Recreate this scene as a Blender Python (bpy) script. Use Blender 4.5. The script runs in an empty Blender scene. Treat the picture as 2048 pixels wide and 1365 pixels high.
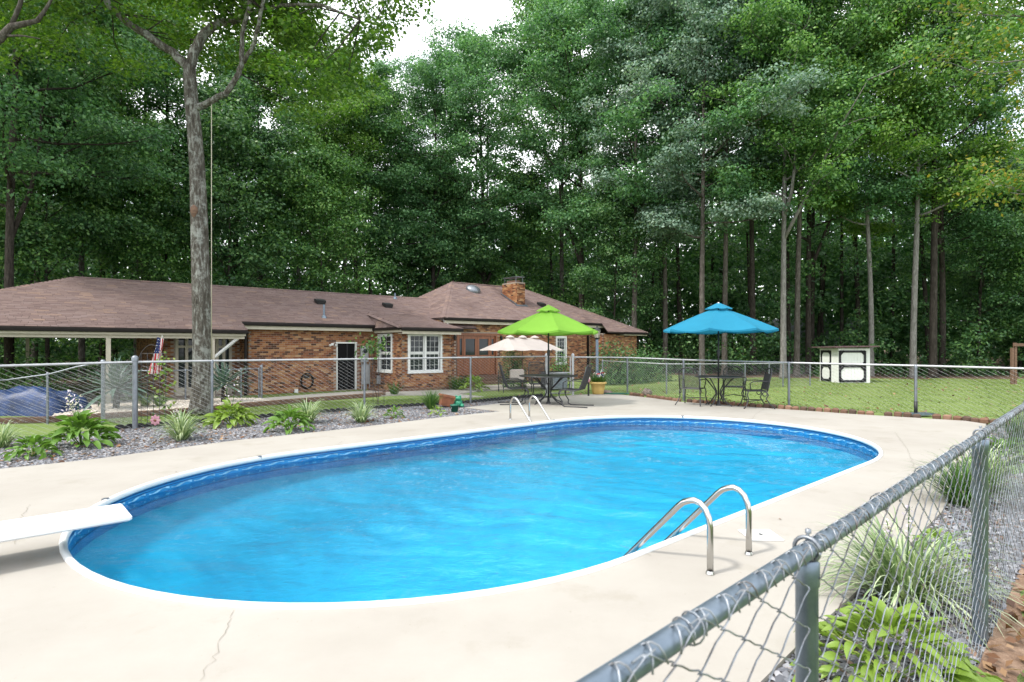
import bpy, math, random
import numpy as np
from mathutils import Vector, Matrix, Euler, geometry
R = math.radians
rng = np.random.default_rng(7)
random.seed(7)
scene = bpy.context.scene
COL = scene.collection

# ------------------------------------------------------------------ camera, sky, sun, exposure
FPX, YH, EYE = 1160.0, 695.0, 1.5          # focal length and horizon in pixels of the 2048 px wide photograph, eye height
cam_d = bpy.data.cameras.new('camera')
cam = bpy.data.objects.new('camera', cam_d); COL.objects.link(cam)
cam.location = (0, 0, EYE); cam.rotation_euler = (R(90), 0, 0)
cam_d.sensor_width = 36; cam_d.lens = FPX / 2048 * 36; cam_d.shift_y = (YH - 682.5) / 2048
cam_d.clip_start = .05; cam_d.clip_end = 2000
cam_d.dof.use_dof = True; cam_d.dof.focus_distance = 9.0; cam_d.dof.aperture_fstop = 5.6
scene.camera = cam
SUN_EL, SUN_AZ = R(54), R(-118)             # azimuth measured from +Y towards +X: the sun stands left of and behind the camera
w = bpy.data.worlds.new('World'); scene.world = w; w.use_nodes = True
nt = w.node_tree; nt.nodes.clear()
out = nt.nodes.new('ShaderNodeOutputWorld'); bg = nt.nodes.new('ShaderNodeBackground')
sky = nt.nodes.new('ShaderNodeTexSky'); sky.sky_type = 'NISHITA'; sky.sun_disc = False
sky.sun_elevation = SUN_EL; sky.sun_rotation = SUN_AZ; sky.dust_density = 2.5; sky.air_density = 1.0; sky.ozone_density = 1.0
tc = nt.nodes.new('ShaderNodeTexCoord'); nz = nt.nodes.new('ShaderNodeTexNoise')
nz.inputs['Scale'].default_value = 2.6; nz.inputs['Detail'].default_value = 7; nz.inputs['Roughness'].default_value = .58
mp = nt.nodes.new('ShaderNodeMapping'); mp.inputs['Scale'].default_value = (1, 1, 2.2)
cr = nt.nodes.new('ShaderNodeValToRGB'); cr.color_ramp.elements[0].position = .26; cr.color_ramp.elements[1].position = .50
mx = nt.nodes.new('ShaderNodeMix'); mx.data_type = 'RGBA'
mx.inputs[7].default_value = (9.2, 9.4, 9.7, 1)
nt.links.new(tc.outputs['Generated'], mp.inputs[0]); nt.links.new(mp.outputs[0], nz.inputs['Vector'])
nt.links.new(nz.outputs['Fac'], cr.inputs[0]); nt.links.new(cr.outputs[0], mx.inputs[0])
nt.links.new(sky.outputs[0], mx.inputs[6]); nt.links.new(mx.outputs[2], bg.inputs[0])
bg.inputs[1].default_value = .148
nt.links.new(bg.outputs[0], out.inputs[0])
sl = bpy.data.lights.new('sun', 'SUN'); sl.energy = 2.4; sl.angle = R(6); sl.color = (1, .95, .87)
so = bpy.data.objects.new('sun', sl); COL.objects.link(so)
sd = Vector((math.cos(SUN_EL) * math.sin(SUN_AZ), math.cos(SUN_EL) * math.cos(SUN_AZ), math.sin(SUN_EL)))
so.rotation_euler = sd.to_track_quat('Z', 'Y').to_euler(); so.location = sd * 60
vs = scene.view_settings; vs.view_transform = 'Standard'; vs.look = 'None'; vs.gamma = 1; vs.exposure = .98
scene.display_settings.display_device = 'sRGB'
scene.render.engine = 'CYCLES'
cy = scene.cycles; cy.max_bounces = 7; cy.diffuse_bounces = 3; cy.glossy_bounces = 3; cy.transmission_bounces = 5; cy.transparent_max_bounces = 12
cy.use_denoising = True; cy.caustics_reflective = False; cy.caustics_refractive = False; cy.sample_clamp_indirect = 6

# ------------------------------------------------------------------ helpers
def G(px, py, z=0.0):                        # the point of the level z seen at a pixel of the photograph
    Y = FPX * (EYE - z) / (py - YH)
    return ((px - 1024) * Y / FPX, Y)
def AT(px, Y): return (px - 1024) * Y / FPX
def ZZ(py, Y): return EYE + (YH - py) * Y / FPX

def node_mat(name): 
    m = bpy.data.materials.new(name); m.use_nodes = True
    n = m.node_tree.nodes; b = n['Principled BSDF']
    return m, m.node_tree, b
def ramp(nt, stops, src):
    r = nt.nodes.new('ShaderNodeValToRGB')
    e = r.color_ramp.elements
    while len(e) < len(stops): e.new(.5)
    for k, (p, c) in enumerate(stops):
        e[k].position = p; e[k].color = (*c, 1)
    nt.links.new(src, r.inputs[0]); return r.outputs[0]
def noise(nt, scale, detail=4, rough=.55, vec=None, out='Fac', stretch=None):
    n = nt.nodes.new('ShaderNodeTexNoise'); n.inputs['Scale'].default_value = scale
    n.inputs['Detail'].default_value = detail; n.inputs['Roughness'].default_value = rough
    if vec is None:
        t = nt.nodes.new('ShaderNodeTexCoord'); vec = t.outputs['Object']
    if stretch:
        m = nt.nodes.new('ShaderNodeMapping'); m.inputs['Scale'].default_value = stretch
        nt.links.new(vec, m.inputs[0]); vec = m.outputs[0]
    nt.links.new(vec, n.inputs['Vector']); return n.outputs[out]
def bump(nt, b, src, strength, dist=.01):
    bp = nt.nodes.new('ShaderNodeBump'); bp.inputs['Strength'].default_value = strength; bp.inputs['Distance'].default_value = dist
    nt.links.new(src, bp.inputs['Height']); nt.links.new(bp.outputs[0], b.inputs['Normal'])
def mixc(nt, fac, a, b, mode='MIX'):
    m = nt.nodes.new('ShaderNodeMix'); m.data_type = 'RGBA'; m.blend_type = mode
    for sock, v in ((m.inputs[0], fac), (m.inputs[6], a), (m.inputs[7], b)):
        if hasattr(v, 'is_output'): nt.links.new(v, sock)
        elif isinstance(v, (tuple, list)): sock.default_value = (*v, 1)
        else: sock.default_value = v
    return m.outputs[2]
def mth(nt, op, a, b=0.0):
    m = nt.nodes.new('ShaderNodeMath'); m.operation = op
    for i, v in enumerate((a, b)):
        if hasattr(v, 'is_output'): nt.links.new(v, m.inputs[i])
        else: m.inputs[i].default_value = v
    return m.outputs[0]
def rand_val(nt):                            # a value per mesh island and per object
    g = nt.nodes.new('ShaderNodeNewGeometry'); o = nt.nodes.new('ShaderNodeObjectInfo')
    return mth(nt, 'FRACT', mth(nt, 'ADD', g.outputs['Random Per Island'], o.outputs['Random']))
def plain(name, c, rough=.6, metal=0, spec=.4, var=.12, scale=6, bmp=0, bscale=40):
    m, t, b = node_mat(name)
    b.inputs['Roughness'].default_value = rough; b.inputs['Metallic'].default_value = metal
    b.inputs['Specular IOR Level'].default_value = spec
    lo = tuple(x * (1 - var) for x in c); hi = tuple(min(1, x * (1 + var)) for x in c)
    t.links.new(ramp(t, [(.3, lo), (.7, hi)], noise(t, scale, 5)), b.inputs['Base Color'])
    if bmp: bump(t, b, noise(t, bscale, 4), bmp)
    return m
def leaf_mat(name, cols, trans=.35, rough=.45, spec=.35):
    m, t, b = node_mat(name)
    g = t.nodes.new('ShaderNodeNewGeometry')
    big = noise(t, .35, 2)
    f = mth(t, 'ADD', mth(t, 'MULTIPLY', g.outputs['Random Per Island'], .75), mth(t, 'SUBTRACT', mth(t, 'MULTIPLY', big, .8), .28))
    n = len(cols)
    c = ramp(t, [((i + .5) / n, col) for i, col in enumerate(cols)], f)
    t.links.new(c, b.inputs['Base Color']); b.inputs['Roughness'].default_value = rough; b.inputs['Specular IOR Level'].default_value = spec
    tr = t.nodes.new('ShaderNodeBsdfTranslucent')
    t.links.new(mixc(t, 1.0, c, (1.25, 1.35, .7), 'MULTIPLY'), tr.inputs[0])
    ms = t.nodes.new('ShaderNodeMixShader'); ms.inputs[0].default_value = trans
    t.links.new(b.outputs[0], ms.inputs[1]); t.links.new(tr.outputs[0], ms.inputs[2])
    t.links.new(ms.outputs[0], t.nodes['Material Output'].inputs[0])
    return m

class MB:                                    # collects shapes; build() links them as one mesh object
    def __init__(s): s.v = []; s.f = []; s.mi = []; s.cur = 0
    def add(s, vs, fs):
        o = len(s.v); s.v.extend([tuple(p) for p in vs]); s.f.extend([tuple(i + o for i in f) for f in fs]); s.mi.extend([s.cur] * len(fs)); return s
    def box(s, c, d, M=None):
        x, y, z = c; a, b, h = d[0] / 2, d[1] / 2, d[2] / 2
        vs = [(-a, -b, -h), (a, -b, -h), (a, b, -h), (-a, b, -h), (-a, -b, h), (a, -b, h), (a, b, h), (-a, b, h)]
        if M is not None: vs = [tuple(M @ Vector(p)) for p in vs]
        vs = [(p[0] + x, p[1] + y, p[2] + z) for p in vs]
        return s.add(vs, [(0, 3, 2, 1), (4, 5, 6, 7), (0, 1, 5, 4), (1, 2, 6, 5), (2, 3, 7, 6), (3, 0, 4, 7)])
    def bbox(s, c, d, bv=.01):               # box with chamfered vertical and top edges
        x, y, z = c; a, b, h = d[0] / 2, d[1] / 2, d[2] / 2
        def ring(a, b, k, zz): return [(x + sx * (a - (k if i else 0)), y + sy * (b - (0 if i else k)), z + zz) for sx, sy, i in
            ((-1, -1, 0), (-1, -1, 1), (1, -1, 1), (1, -1, 0), (1, 1, 0), (1, 1, 1), (-1, 1, 1), (-1, 1, 0))]
        rs = [ring(a - bv, b - bv, bv, -h), ring(a, b, bv, -h + bv), ring(a, b, bv, h - bv), ring(a - bv, b - bv, bv, h)]
        vs = sum(rs, []); fs = []
        for k in range(3):
            for i in range(8): j = (i + 1) % 8; fs.append((k * 8 + i, k * 8 + j, k * 8 + 8 + j, k * 8 + 8 + i))
        fs += [tuple(range(7, -1, -1)), tuple(range(24, 32))]
        return s.add(vs, fs)
    def tube(s, pts, r, n=6, caps=True, closed=False):
        P = [Vector(p) for p in pts]; N = len(P)
        rs = r if isinstance(r, (list, tuple, np.ndarray)) else [r] * N
        up = None; vs = []
        for i in range(N):
            if closed: d = P[(i + 1) % N] - P[i - 1]
            else: d = P[min(i + 1, N - 1)] - P[max(i - 1, 0)]
            if d.length < 1e-9: d = Vector((0, 0, 1))
            d.normalize()
            if up is None:
                a = Vector((0, 0, 1)) if abs(d.z) < .9 else Vector((1, 0, 0))
                up = d.cross(a).normalized()
            else:
                up = (up - d * up.dot(d)); up = up.normalized() if up.length > 1e-6 else d.orthogonal().normalized()
            b = d.cross(up)
            for k in range(n):
                t = 2 * math.pi * k / n
                vs.append(P[i] + (up * math.cos(t) + b * math.sin(t)) * rs[i])
        fs = []
        for i in range(N if closed else N - 1):
            for k in range(n):
                j = (k + 1) % n; i2 = (i + 1) % N
                fs.append((i * n + k, i * n + j, i2 * n + j, i2 * n + k))
        if caps and not closed: fs += [tuple(range(n - 1, -1, -1)), tuple(range((N - 1) * n, N * n))]
        return s.add(vs, fs)
    def lathe(s, prof, c=(0, 0, 0), n=20, cap=False):
        vs = []
        for r, z in prof:
            for k in range(n):
                t = 2 * math.pi * k / n; vs.append((c[0] + r * math.cos(t), c[1] + r * math.sin(t), c[2] + z))
        fs = []
        for i in range(len(prof) - 1):
            for k in range(n): j = (k + 1) % n; fs.append((i * n + k, i * n + j, (i + 1) * n + j, (i + 1) * n + k))
        if cap: fs += [tuple(range(n - 1, -1, -1)), tuple(range((len(prof) - 1) * n, len(prof) * n))]
        return s.add(vs, fs)
    def grid(s, fn, nu, nv, thick=0):
        vs = [fn(i / nu, j / nv) for j in range(nv + 1) for i in range(nu + 1)]
        fs = [(j * (nu + 1) + i, j * (nu + 1) + i + 1, (j + 1) * (nu + 1) + i + 1, (j + 1) * (nu + 1) + i) for j in range(nv) for i in range(nu)]
        return s.add(vs, fs)
    def slab(s, poly, dz):                   # a polygon of 3D points with its copy dz below and side walls
        n = len(poly); vs = list(poly) + [(p[0], p[1], p[2] - dz) for p in poly]
        fs = [tuple(range(n)), tuple(range(2 * n - 1, n - 1, -1))] + [(i, i + n, (i + 1) % n + n, (i + 1) % n) for i in range(n)]
        return s.add(vs, fs)
    def mesh(s, name, mats, smooth=False):
        me = bpy.data.meshes.new(name); me.from_pydata(s.v, [], s.f)
        for m in (mats if isinstance(mats, (list, tuple)) else [mats]): me.materials.append(m)
        if any(s.mi): me.polygons.foreach_set('material_index', s.mi)
        if smooth: me.polygons.foreach_set('use_smooth', [True] * len(me.polygons))
        me.update(); return me
    def build(s, name, mats, parent=None, smooth=False, kind=None):
        return link(name, s.mesh(name, mats, smooth), parent, kind)
def link(name, me, parent=None, kind=None):
    o = bpy.data.objects.new(name, me); COL.objects.link(o)
    if parent: o.parent = parent
    if kind: o['kind'] = kind
    return o
def tag(o, label, cat, group=None):
    o['label'] = label; o['category'] = cat
    if group: o['group'] = group
    return o
def thing(name, label, cat, loc=(0, 0, 0), rz=0, group=None):
    o = bpy.data.objects.new(name, None); COL.objects.link(o); o.location = loc; o.rotation_euler = (0, 0, rz)
    o.empty_display_size = .1
    return tag(o, label, cat, group)
def dup(root, loc, rz=0, label=None, group=None, scale=None):
    r = root.copy(); COL.objects.link(r); r.location = loc; r.rotation_euler = (0, 0, rz)
    if scale: r.scale = scale
    if label: r['label'] = label
    if group: r['group'] = group
    for ch in root.children:
        c = ch.copy(); COL.objects.link(c); c.parent = r
        for g in ch.children:
            d = g.copy(); COL.objects.link(d); d.parent = c
    return r
def np_mesh(name, V, F, mat, smooth=False):  # V (n,3), F (m,k)
    me = bpy.data.meshes.new(name); m, k = F.shape
    me.vertices.add(len(V)); me.vertices.foreach_set('co', V.astype(np.float32).ravel())
    me.loops.add(m * k); me.loops.foreach_set('vertex_index', F.astype(np.int32).ravel())
    me.polygons.add(m); me.polygons.foreach_set('loop_start', np.arange(0, m * k, k, dtype=np.int32))
    try: me.polygons.foreach_set('loop_total', np.full(m, k, dtype=np.int32))
    except Exception: pass
    me.materials.append(mat)
    if smooth: me.polygons.foreach_set('use_smooth', np.ones(m, dtype=bool))
    me.update(calc_edges=True); me.validate(); return me
def unit(a): return a / (np.linalg.norm(a, axis=1, keepdims=True) + 1e-9)
def leaf_mesh(name, C, N, L, W, mat, jit=.35):  # one small folded leaf per centre
    n = len(C); N = unit(N)
    T = unit(np.cross(N, rng.normal(size=(n, 3)))); B = np.cross(N, T)
    s = (1 + rng.uniform(-jit, jit, (n, 1)))
    V = np.stack([C - T * L / 2 * s, C + B * W / 2 * s + N * W * .12, C + T * L / 2 * s, C - B * W / 2 * s + N * W * .12], 1).reshape(-1, 3)
    F = np.arange(4 * n).reshape(n, 4)
    return np_mesh(name, V, F, mat)

# ------------------------------------------------------------------ materials
M = {}
m, t, b = node_mat('concrete_deck')
c1 = ramp(t, [(.3, (.265, .247, .222)), (.55, (.305, .288, .262)), (.75, (.33, .315, .29))], noise(t, .7, 8, .62))
fine = noise(t, 60, 4, .6)
c2 = mixc(t, mth(t, 'MULTIPLY', fine, .22), c1, (.26, .238, .20))
st = ramp(t, [(.55, (1, 1, 1)), (.74, (.82, .80, .75))], noise(t, 1.6, 6, .65))
c2 = mixc(t, .8, c2, st, 'MULTIPLY')
sp = ramp(t, [(.70, (1, 1, 1)), (.78, (.72, .68, .6))], noise(t, 26, 3, .5))
t.links.new(mixc(t, .5, c2, sp, 'MULTIPLY'), b.inputs['Base Color']); b.inputs['Roughness'].default_value = .8; b.inputs['Specular IOR Level'].default_value = .25
bump(t, b, noise(t, 90, 5, .7), .25, .004); M['deck'] = m
m, t, b = node_mat('lawn')
c = ramp(t, [(.25, (.115, .175, .045)), (.5, (.15, .21, .063)), (.75, (.20, .24, .09))], noise(t, .9, 7, .65))
c = mixc(t, mth(t, 'MULTIPLY', noise(t, 45, 3, .7), .5), c, (.12, .175, .05)); wv = t.nodes.new('ShaderNodeTexWave'); wv.inputs['Scale'].default_value = .45; wv.inputs['Distortion'].default_value = 5; wv.inputs['Detail'].default_value = 3; wv.bands_direction = 'Y'; t.links.new(t.nodes.new('ShaderNodeTexCoord').outputs['Object'], wv.inputs['Vector'])
c = mixc(t, mth(t, 'MULTIPLY', wv.outputs['Fac'], .35), c, (.20, .25, .10)); t.links.new(c, b.inputs['Base Color'])
b.inputs['Roughness'].default_value = .9; b.inputs['Specular IOR Level'].default_value = .1; bump(t, b, noise(t, 60, 3), .8, .03); M['lawn'] = m
m, t, b = node_mat('leaf_litter')
c = ramp(t, [(.3, (.035, .022, .013)), (.5, (.085, .05, .028)), (.7, (.15, .095, .055))], noise(t, 9, 8, .75))
t.links.new(c, b.inputs['Base Color']); b.inputs['Roughness'].default_value = .95; bump(t, b, noise(t, 22, 5), .9, .03); M['litter'] = m
m, t, b = node_mat('dirt_mulch')
c = ramp(t, [(.3, (.10, .055, .032)), (.5, (.20, .125, .08)), (.72, (.34, .24, .17))], noise(t, 7, 9, .75))
t.links.new(c, b.inputs['Base Color']); b.inputs['Roughness'].default_value = .95; bump(t, b, noise(t, 30, 6), .9, .02); M['dirt'] = m
m, t, b = node_mat('bed_soil')
c = ramp(t, [(.3, (.06, .05, .045)), (.7, (.17, .15, .14))], noise(t, 30, 6, .7)); t.links.new(c, b.inputs['Base Color']); b.inputs['Roughness'].default_value = .95
bump(t, b, noise(t, 60, 4), .9, .02); M['soil'] = m
m, t, b = node_mat('slate_chip')
c = ramp(t, [(0, (.05, .052, .06)), (.35, (.10, .105, .122)), (.7, (.175, .18, .20)), (.88, (.30, .30, .315)), (.94, (.12, .075, .05)), (1, (.19, .12, .085))], rand_val(t))
t.links.new(c, b.inputs['Base Color']); b.inputs['Roughness'].default_value = .75; M['gravel'] = m
m, t, b = node_mat('pale_gravel')
c = ramp(t, [(0, (.30, .26, .22)), (.5, (.48, .43, .37)), (1, (.62, .57, .5))], rand_val(t)); t.links.new(c, b.inputs['Base Color']); b.inputs['Roughness'].default_value = .85; M['palegravel'] = m
# pool
m, t, b = node_mat('pool_liner')
c = ramp(t, [(.35, (.026, .325, .55)), (.65, (.040, .385, .615))], noise(t, 3, 6, .6)); t.links.new(c, b.inputs['Base Color']); b.inputs['Roughness'].default_value = .5; M['liner'] = m
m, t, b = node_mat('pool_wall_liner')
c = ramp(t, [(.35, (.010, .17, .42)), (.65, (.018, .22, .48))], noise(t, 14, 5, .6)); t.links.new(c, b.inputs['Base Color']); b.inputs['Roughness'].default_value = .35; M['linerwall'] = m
M['linerdark'] = plain('liner_stripe_navy', (.012, .06, .20), .35)
M['linerpale'] = plain('liner_scroll_print', (.20, .42, .58), .4, var=.35, scale=9)
m, t, b = node_mat('pool_water')
tr = t.nodes.new('ShaderNodeBsdfTransparent'); tr.inputs[0].default_value = (.60, .95, .99, 1)
gl = t.nodes.new('ShaderNodeBsdfGlossy'); gl.inputs['Roughness'].default_value = .04; gl.inputs[0].default_value = (1, 1, 1, 1)
fr = t.nodes.new('ShaderNodeFresnel'); fr.inputs[0].default_value = 1.38
w1 = noise(t, 9, 4, .6, stretch=(1, 1.4, 1)); w2 = noise(t, 26, 3, .5, stretch=(1, 1.6, 1))
hh = mth(t, 'ADD', w1, mth(t, 'MULTIPLY', w2, .22))
bp = t.nodes.new('ShaderNodeBump'); bp.inputs['Strength'].default_value = .6; bp.inputs['Distance'].default_value = .02
t.links.new(hh, bp.inputs['Height']); t.links.new(bp.outputs[0], fr.inputs['Normal']); t.links.new(bp.outputs[0], gl.inputs['Normal'])
ms = t.nodes.new('ShaderNodeMixShader'); t.links.new(fr.outputs[0], ms.inputs[0]); t.links.new(tr.outputs[0], ms.inputs[1]); t.links.new(gl.outputs[0], ms.inputs[2])
t.links.new(ms.outputs[0], t.nodes['Material Output'].inputs[0])
t.nodes.remove(b); M['water'] = m
M['coping'] = plain('white_coping', (.60, .62, .62), .4, var=.05, scale=3)
M['board'] = plain('diving_board_white', (.66, .675, .68), .55, var=.05, bmp=.3, bscale=200)
m, t, b = node_mat('stainless_steel'); b.inputs['Metallic'].default_value = 1; b.inputs['Base Color'].default_value = (.50, .495, .48, 1)
t.links.new(ramp(t, [(.3, (.10,) * 3), (.7, (.20,) * 3)], noise(t, 8, 5)), b.inputs['Roughness']); M['steel'] = m
m, t, b = node_mat('galvanised_steel'); b.inputs['Metallic'].default_value = .75
t.links.new(ramp(t, [(.3, (.15, .165, .19)), (.7, (.25, .27, .30))], noise(t, 9, 6, .7)), b.inputs['Base Color']); b.inputs['Roughness'].default_value = .45
M['galv'] = m
m, t, b = node_mat('galvanised_pale'); b.inputs['Metallic'].default_value = .4
t.links.new(ramp(t, [(.3, (.30, .31, .33)), (.7, (.44, .45, .465))], noise(t, 9, 6, .7)), b.inputs['Base Color']); b.inputs['Roughness'].default_value = .5
M['galvpale'] = m
m, t, b = node_mat('galvanised_blue'); b.inputs['Metallic'].default_value = .7
t.links.new(ramp(t, [(.3, (.11, .145, .185)), (.7, (.19, .235, .29))], noise(t, 14, 6, .7)), b.inputs['Base Color']); b.inputs['Roughness'].default_value = .4
M['galvblue'] = m
m, t, b = node_mat('chain_wire'); b.inputs['Metallic'].default_value = .6
t.links.new(ramp(t, [(.35, (.22, .20, .18)), (.5, (.34, .355, .375)), (.7, (.46, .49, .52))], noise(t, 18, 5, .7)), b.inputs['Base Color']); b.inputs['Roughness'].default_value = .42
M['wire'] = m
M['iron'] = plain('black_iron', (.022, .023, .027), .45, spec=.5, var=.3, scale=20)
M['black'] = plain('black_plastic', (.015, .016, .018), .5, var=.25)
M['white'] = plain('white_paint', (.62, .63, .62), .5, var=.04)
M['beige'] = plain('beige_trim', (.43, .395, .32), .6, var=.08)
M['gutter'] = plain('brown_gutter', (.012, .0095, .0085), .55, spec=.15, var=.2)
M['mortar'] = plain('mortar', (.30, .25, .21), .9, var=.2, scale=12, bmp=.4)
m, t, b = node_mat('brick')
c = ramp(t, [(0, (.045, .026, .02)), (.13, (.085, .042, .026)), (.22, (.175, .065, .034)), (.46, (.235, .095, .044)), (.66, (.30, .14, .062)), (.86, (.36, .195, .092)), (1, (.42, .27, .15))], rand_val(t))
c = mixc(t, mth(t, 'MULTIPLY', noise(t, 30, 5, .7), .35), c, (.13, .055, .03)); t.links.new(c, b.inputs['Base Color'])
b.inputs['Roughness'].default_value = .85; b.inputs['Specular IOR Level'].default_value = .2; bump(t, b, noise(t, 55, 4), .4, .004); M['brick'] = m
m, t, b = node_mat('edging_brick')
c = ramp(t, [(0, (.07, .045, .033)), (.5, (.17, .085, .05)), (1, (.26, .15, .10))], rand_val(t)); t.links.new(mixc(t, mth(t, 'MULTIPLY', noise(t, 25, 5, .7), .5), c, (.05, .035, .028)), b.inputs['Base Color'])
b.inputs['Roughness'].default_value = .9; bump(t, b, noise(t, 40, 5), .6, .008); M['edging'] = m
m, t, b = node_mat('roof_shingle')
c = ramp(t, [(0, (.14, .098, .092)), (.3, (.165, .116, .107)), (.6, (.182, .130, .118)), (.88, (.188, .14, .134)), (1, (.235, .16, .125))], rand_val(t))
c = mixc(t, mth(t, 'MULTIPLY', noise(t, 70, 3, .7), .4), c, (.085, .064, .063))
stn = ramp(t, [(.56, (1, 1, 1)), (.70, (.62, .60, .60))], noise(t, .45, 5, .6))
c = mixc(t, .7, c, stn, 'MULTIPLY'); t.links.new(c, b.inputs['Base Color'])
b.inputs['Roughness'].default_value = .95; b.inputs['Specular IOR Level'].default_value = .15; bump(t, b, noise(t, 220, 2), .5, .004); M['shingle'] = m
M['roofdeck'] = plain('roof_felt', (.05, .035, .032), .95)
m, t, b = node_mat('window_glass'); b.inputs['Base Color'].default_value = (.02, .026, .03, 1); b.inputs['Roughness'].default_value = .04; b.inputs['Specular IOR Level'].default_value = .28; M['glass'] = m
m, t, b = node_mat('stained_wood')
t.links.new(ramp(t, [(.3, (.13, .038, .014)), (.7, (.25, .085, .032))], noise(t, 4, 6, .6, stretch=(6, 6, .6))), b.inputs['Base Color']); b.inputs['Roughness'].default_value = .4; M['wood'] = m
m, t, b = node_mat('weathered_timber')
t.links.new(ramp(t, [(.3, (.075, .042, .028)), (.7, (.18, .105, .07))], noise(t, 5, 6, .65, stretch=(1, 5, 5))), b.inputs['Base Color']); b.inputs['Roughness'].default_value = .85; bump(t, b, noise(t, 20, 5, stretch=(1, 6, 6)), .5); M['timber'] = m
M['screen'] = plain('dark_screen', (.006, .006, .007), .6, spec=.1)
M['shedwhite'] = plain('shed_white_board', (.64, .655, .64), .6, var=.05)
M['shedblack'] = plain('shed_black_trim', (.012, .013, .017), .55)
M['shedroof'] = plain('shed_roof', (.085, .05, .052), .8, var=.3, scale=12)
def cloth(name, c, trans=.35):
    m, t, b = node_mat(name); b.inputs['Roughness'].default_value = .8; b.inputs['Specular IOR Level'].default_value = .15
    cc = ramp(t, [(.35, tuple(x * .94 for x in c)), (.65, c)], noise(t, 3, 4)); t.links.new(cc, b.inputs['Base Color'])
    tr = t.nodes.new('ShaderNodeBsdfTranslucent'); t.links.new(cc, tr.inputs[0]); ms = t.nodes.new('ShaderNodeMixShader'); ms.inputs[0].default_value = trans
    t.links.new(b.outputs[0], ms.inputs[1]); t.links.new(tr.outputs[0], ms.inputs[2]); t.links.new(ms.outputs[0], t.nodes['Material Output'].inputs[0])
    bump(t, b, noise(t, 5, 3), .25, .03)
    return m
M['green'] = cloth('lime_canvas', (.20, .42, .055), .40); M['blue'] = cloth('azure_canvas', (.022, .215, .35), .32); M['cream'] = cloth('cream_canvas', (.60, .535, .505), .3)
M['tarp'] = plain('blue_tarp', (.009, .030, .10), .5, var=.5, scale=5, bmp=.7, bscale=6)
def bark(name, a, bcol, c, lich=.55):
    m, t, b = node_mat(name)
    n1 = noise(t, 7, 8, .72, stretch=(2.2, 2.2, .5)); col = ramp(t, [(.32, a), (.52, bcol), (.70, c)], n1)
    pat = ramp(t, [(lich, (0, 0, 0)), (lich + .1, (1, 1, 1))], noise(t, 3.2, 8, .7))
    t.links.new(mixc(t, mth(t, 'MULTIPLY', pat, .6), col, c), b.inputs['Base Color'])
    b.inputs['Roughness'].default_value = .95; b.inputs['Specular IOR Level'].default_value = .1
    bump(t, b, noise(t, 14, 6, .7, stretch=(2, 2, .4)), .9, .05); return m
M['bark'] = bark('bark_grey_brown', (.038, .032, .028), (.088, .078, .069), (.17, .16, .145))
M['barkpale'] = bark('bark_pale_grey', (.10, .095, .088), (.185, .178, .168), (.28, .27, .26))
M['barklichen'] = bark('bark_lichen', (.03, .026, .022), (.10, .090, .078), (.33, .345, .325), .51)
M['barkdark'] = bark('bark_dark', (.016, .0135, .012), (.042, .036, .031), (.085, .075, .066))
M['lf_oak'] = leaf_mat('leaf_oak_teal', [(0.037, 0.1, 0.045), (0.065, 0.166, 0.068), (0.104, 0.239, 0.095), (0.172, 0.322, 0.129)])
M['lf_mid'] = leaf_mat('leaf_mid_green', [(0.038, 0.104, 0.033), (0.071, 0.179, 0.048), (0.121, 0.255, 0.065), (0.199, 0.34, 0.09)])
M['lf_silver'] = leaf_mat('leaf_silver_green', [(0.065, 0.133, 0.09), (0.122, 0.21, 0.15), (0.186, 0.288, 0.217), (0.288, 0.378, 0.3)], .25)
M['lf_bright'] = leaf_mat('leaf_bright_green', [(0.036, 0.102, 0.016), (0.072, 0.168, 0.023), (0.117, 0.228, 0.036), (0.169, 0.276, 0.058)], .45)
M['lf_yellow'] = leaf_mat('leaf_turning', [(0.041, 0.116, 0.018), (0.068, 0.158, 0.027), (0.099, 0.189, 0.032), (0.135, 0.2, 0.036), (0.27, 0.21, 0.027)], .4)
M['lf_shade'] = leaf_mat('leaf_shade_tree', [(0.027, 0.077, 0.009), (0.052, 0.125, 0.013), (0.087, 0.173, 0.021), (0.135, 0.225, 0.033)], .42)
M['lf_dark'] = leaf_mat('leaf_understory', [(0.023, 0.071, 0.028), (0.045, 0.121, 0.043), (0.082, 0.183, 0.058), (0.136, 0.248, 0.078)], .3)
M['hosta'] = leaf_mat('hosta_leaf', [(0.038, 0.102, 0.014), (0.072, 0.163, 0.022), (0.115, 0.224, 0.036), (0.23, 0.295, 0.064)], .3, .4)
M['hostalime'] = leaf_mat('hosta_lime_leaf', [(0.074, 0.148, 0.018), (0.12, 0.209, 0.026), (0.184, 0.276, 0.044), (0.313, 0.353, 0.096)], .3, .4)
M['liriope'] = leaf_mat('variegated_blade', [(0.08, 0.153, 0.056), (0.2, 0.281, 0.136), (0.352, 0.425, 0.256), (0.48, 0.544, 0.368)], .25, .45)
M['grassblade'] = leaf_mat('green_blade', [(0.024, 0.076, 0.016), (0.048, 0.119, 0.024), (0.072, 0.153, 0.032), (0.112, 0.187, 0.048)], .3)
M['yucca'] = leaf_mat('yucca_blade', [(0.036, 0.072, 0.056), (0.072, 0.128, 0.1), (0.112, 0.178, 0.144), (0.168, 0.238, 0.196)], .15, .4)
M['turf'] = leaf_mat('turf_blade', [(.11, .175, .04), (.135, .20, .052), (.16, .225, .066), (.21, .25, .09)], .3)
M['dryleaf'] = leaf_mat('dry_leaf', [(.07, .03, .015), (.14, .065, .03), (.22, .12, .06), (.32, .2, .1)], .1)

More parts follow.
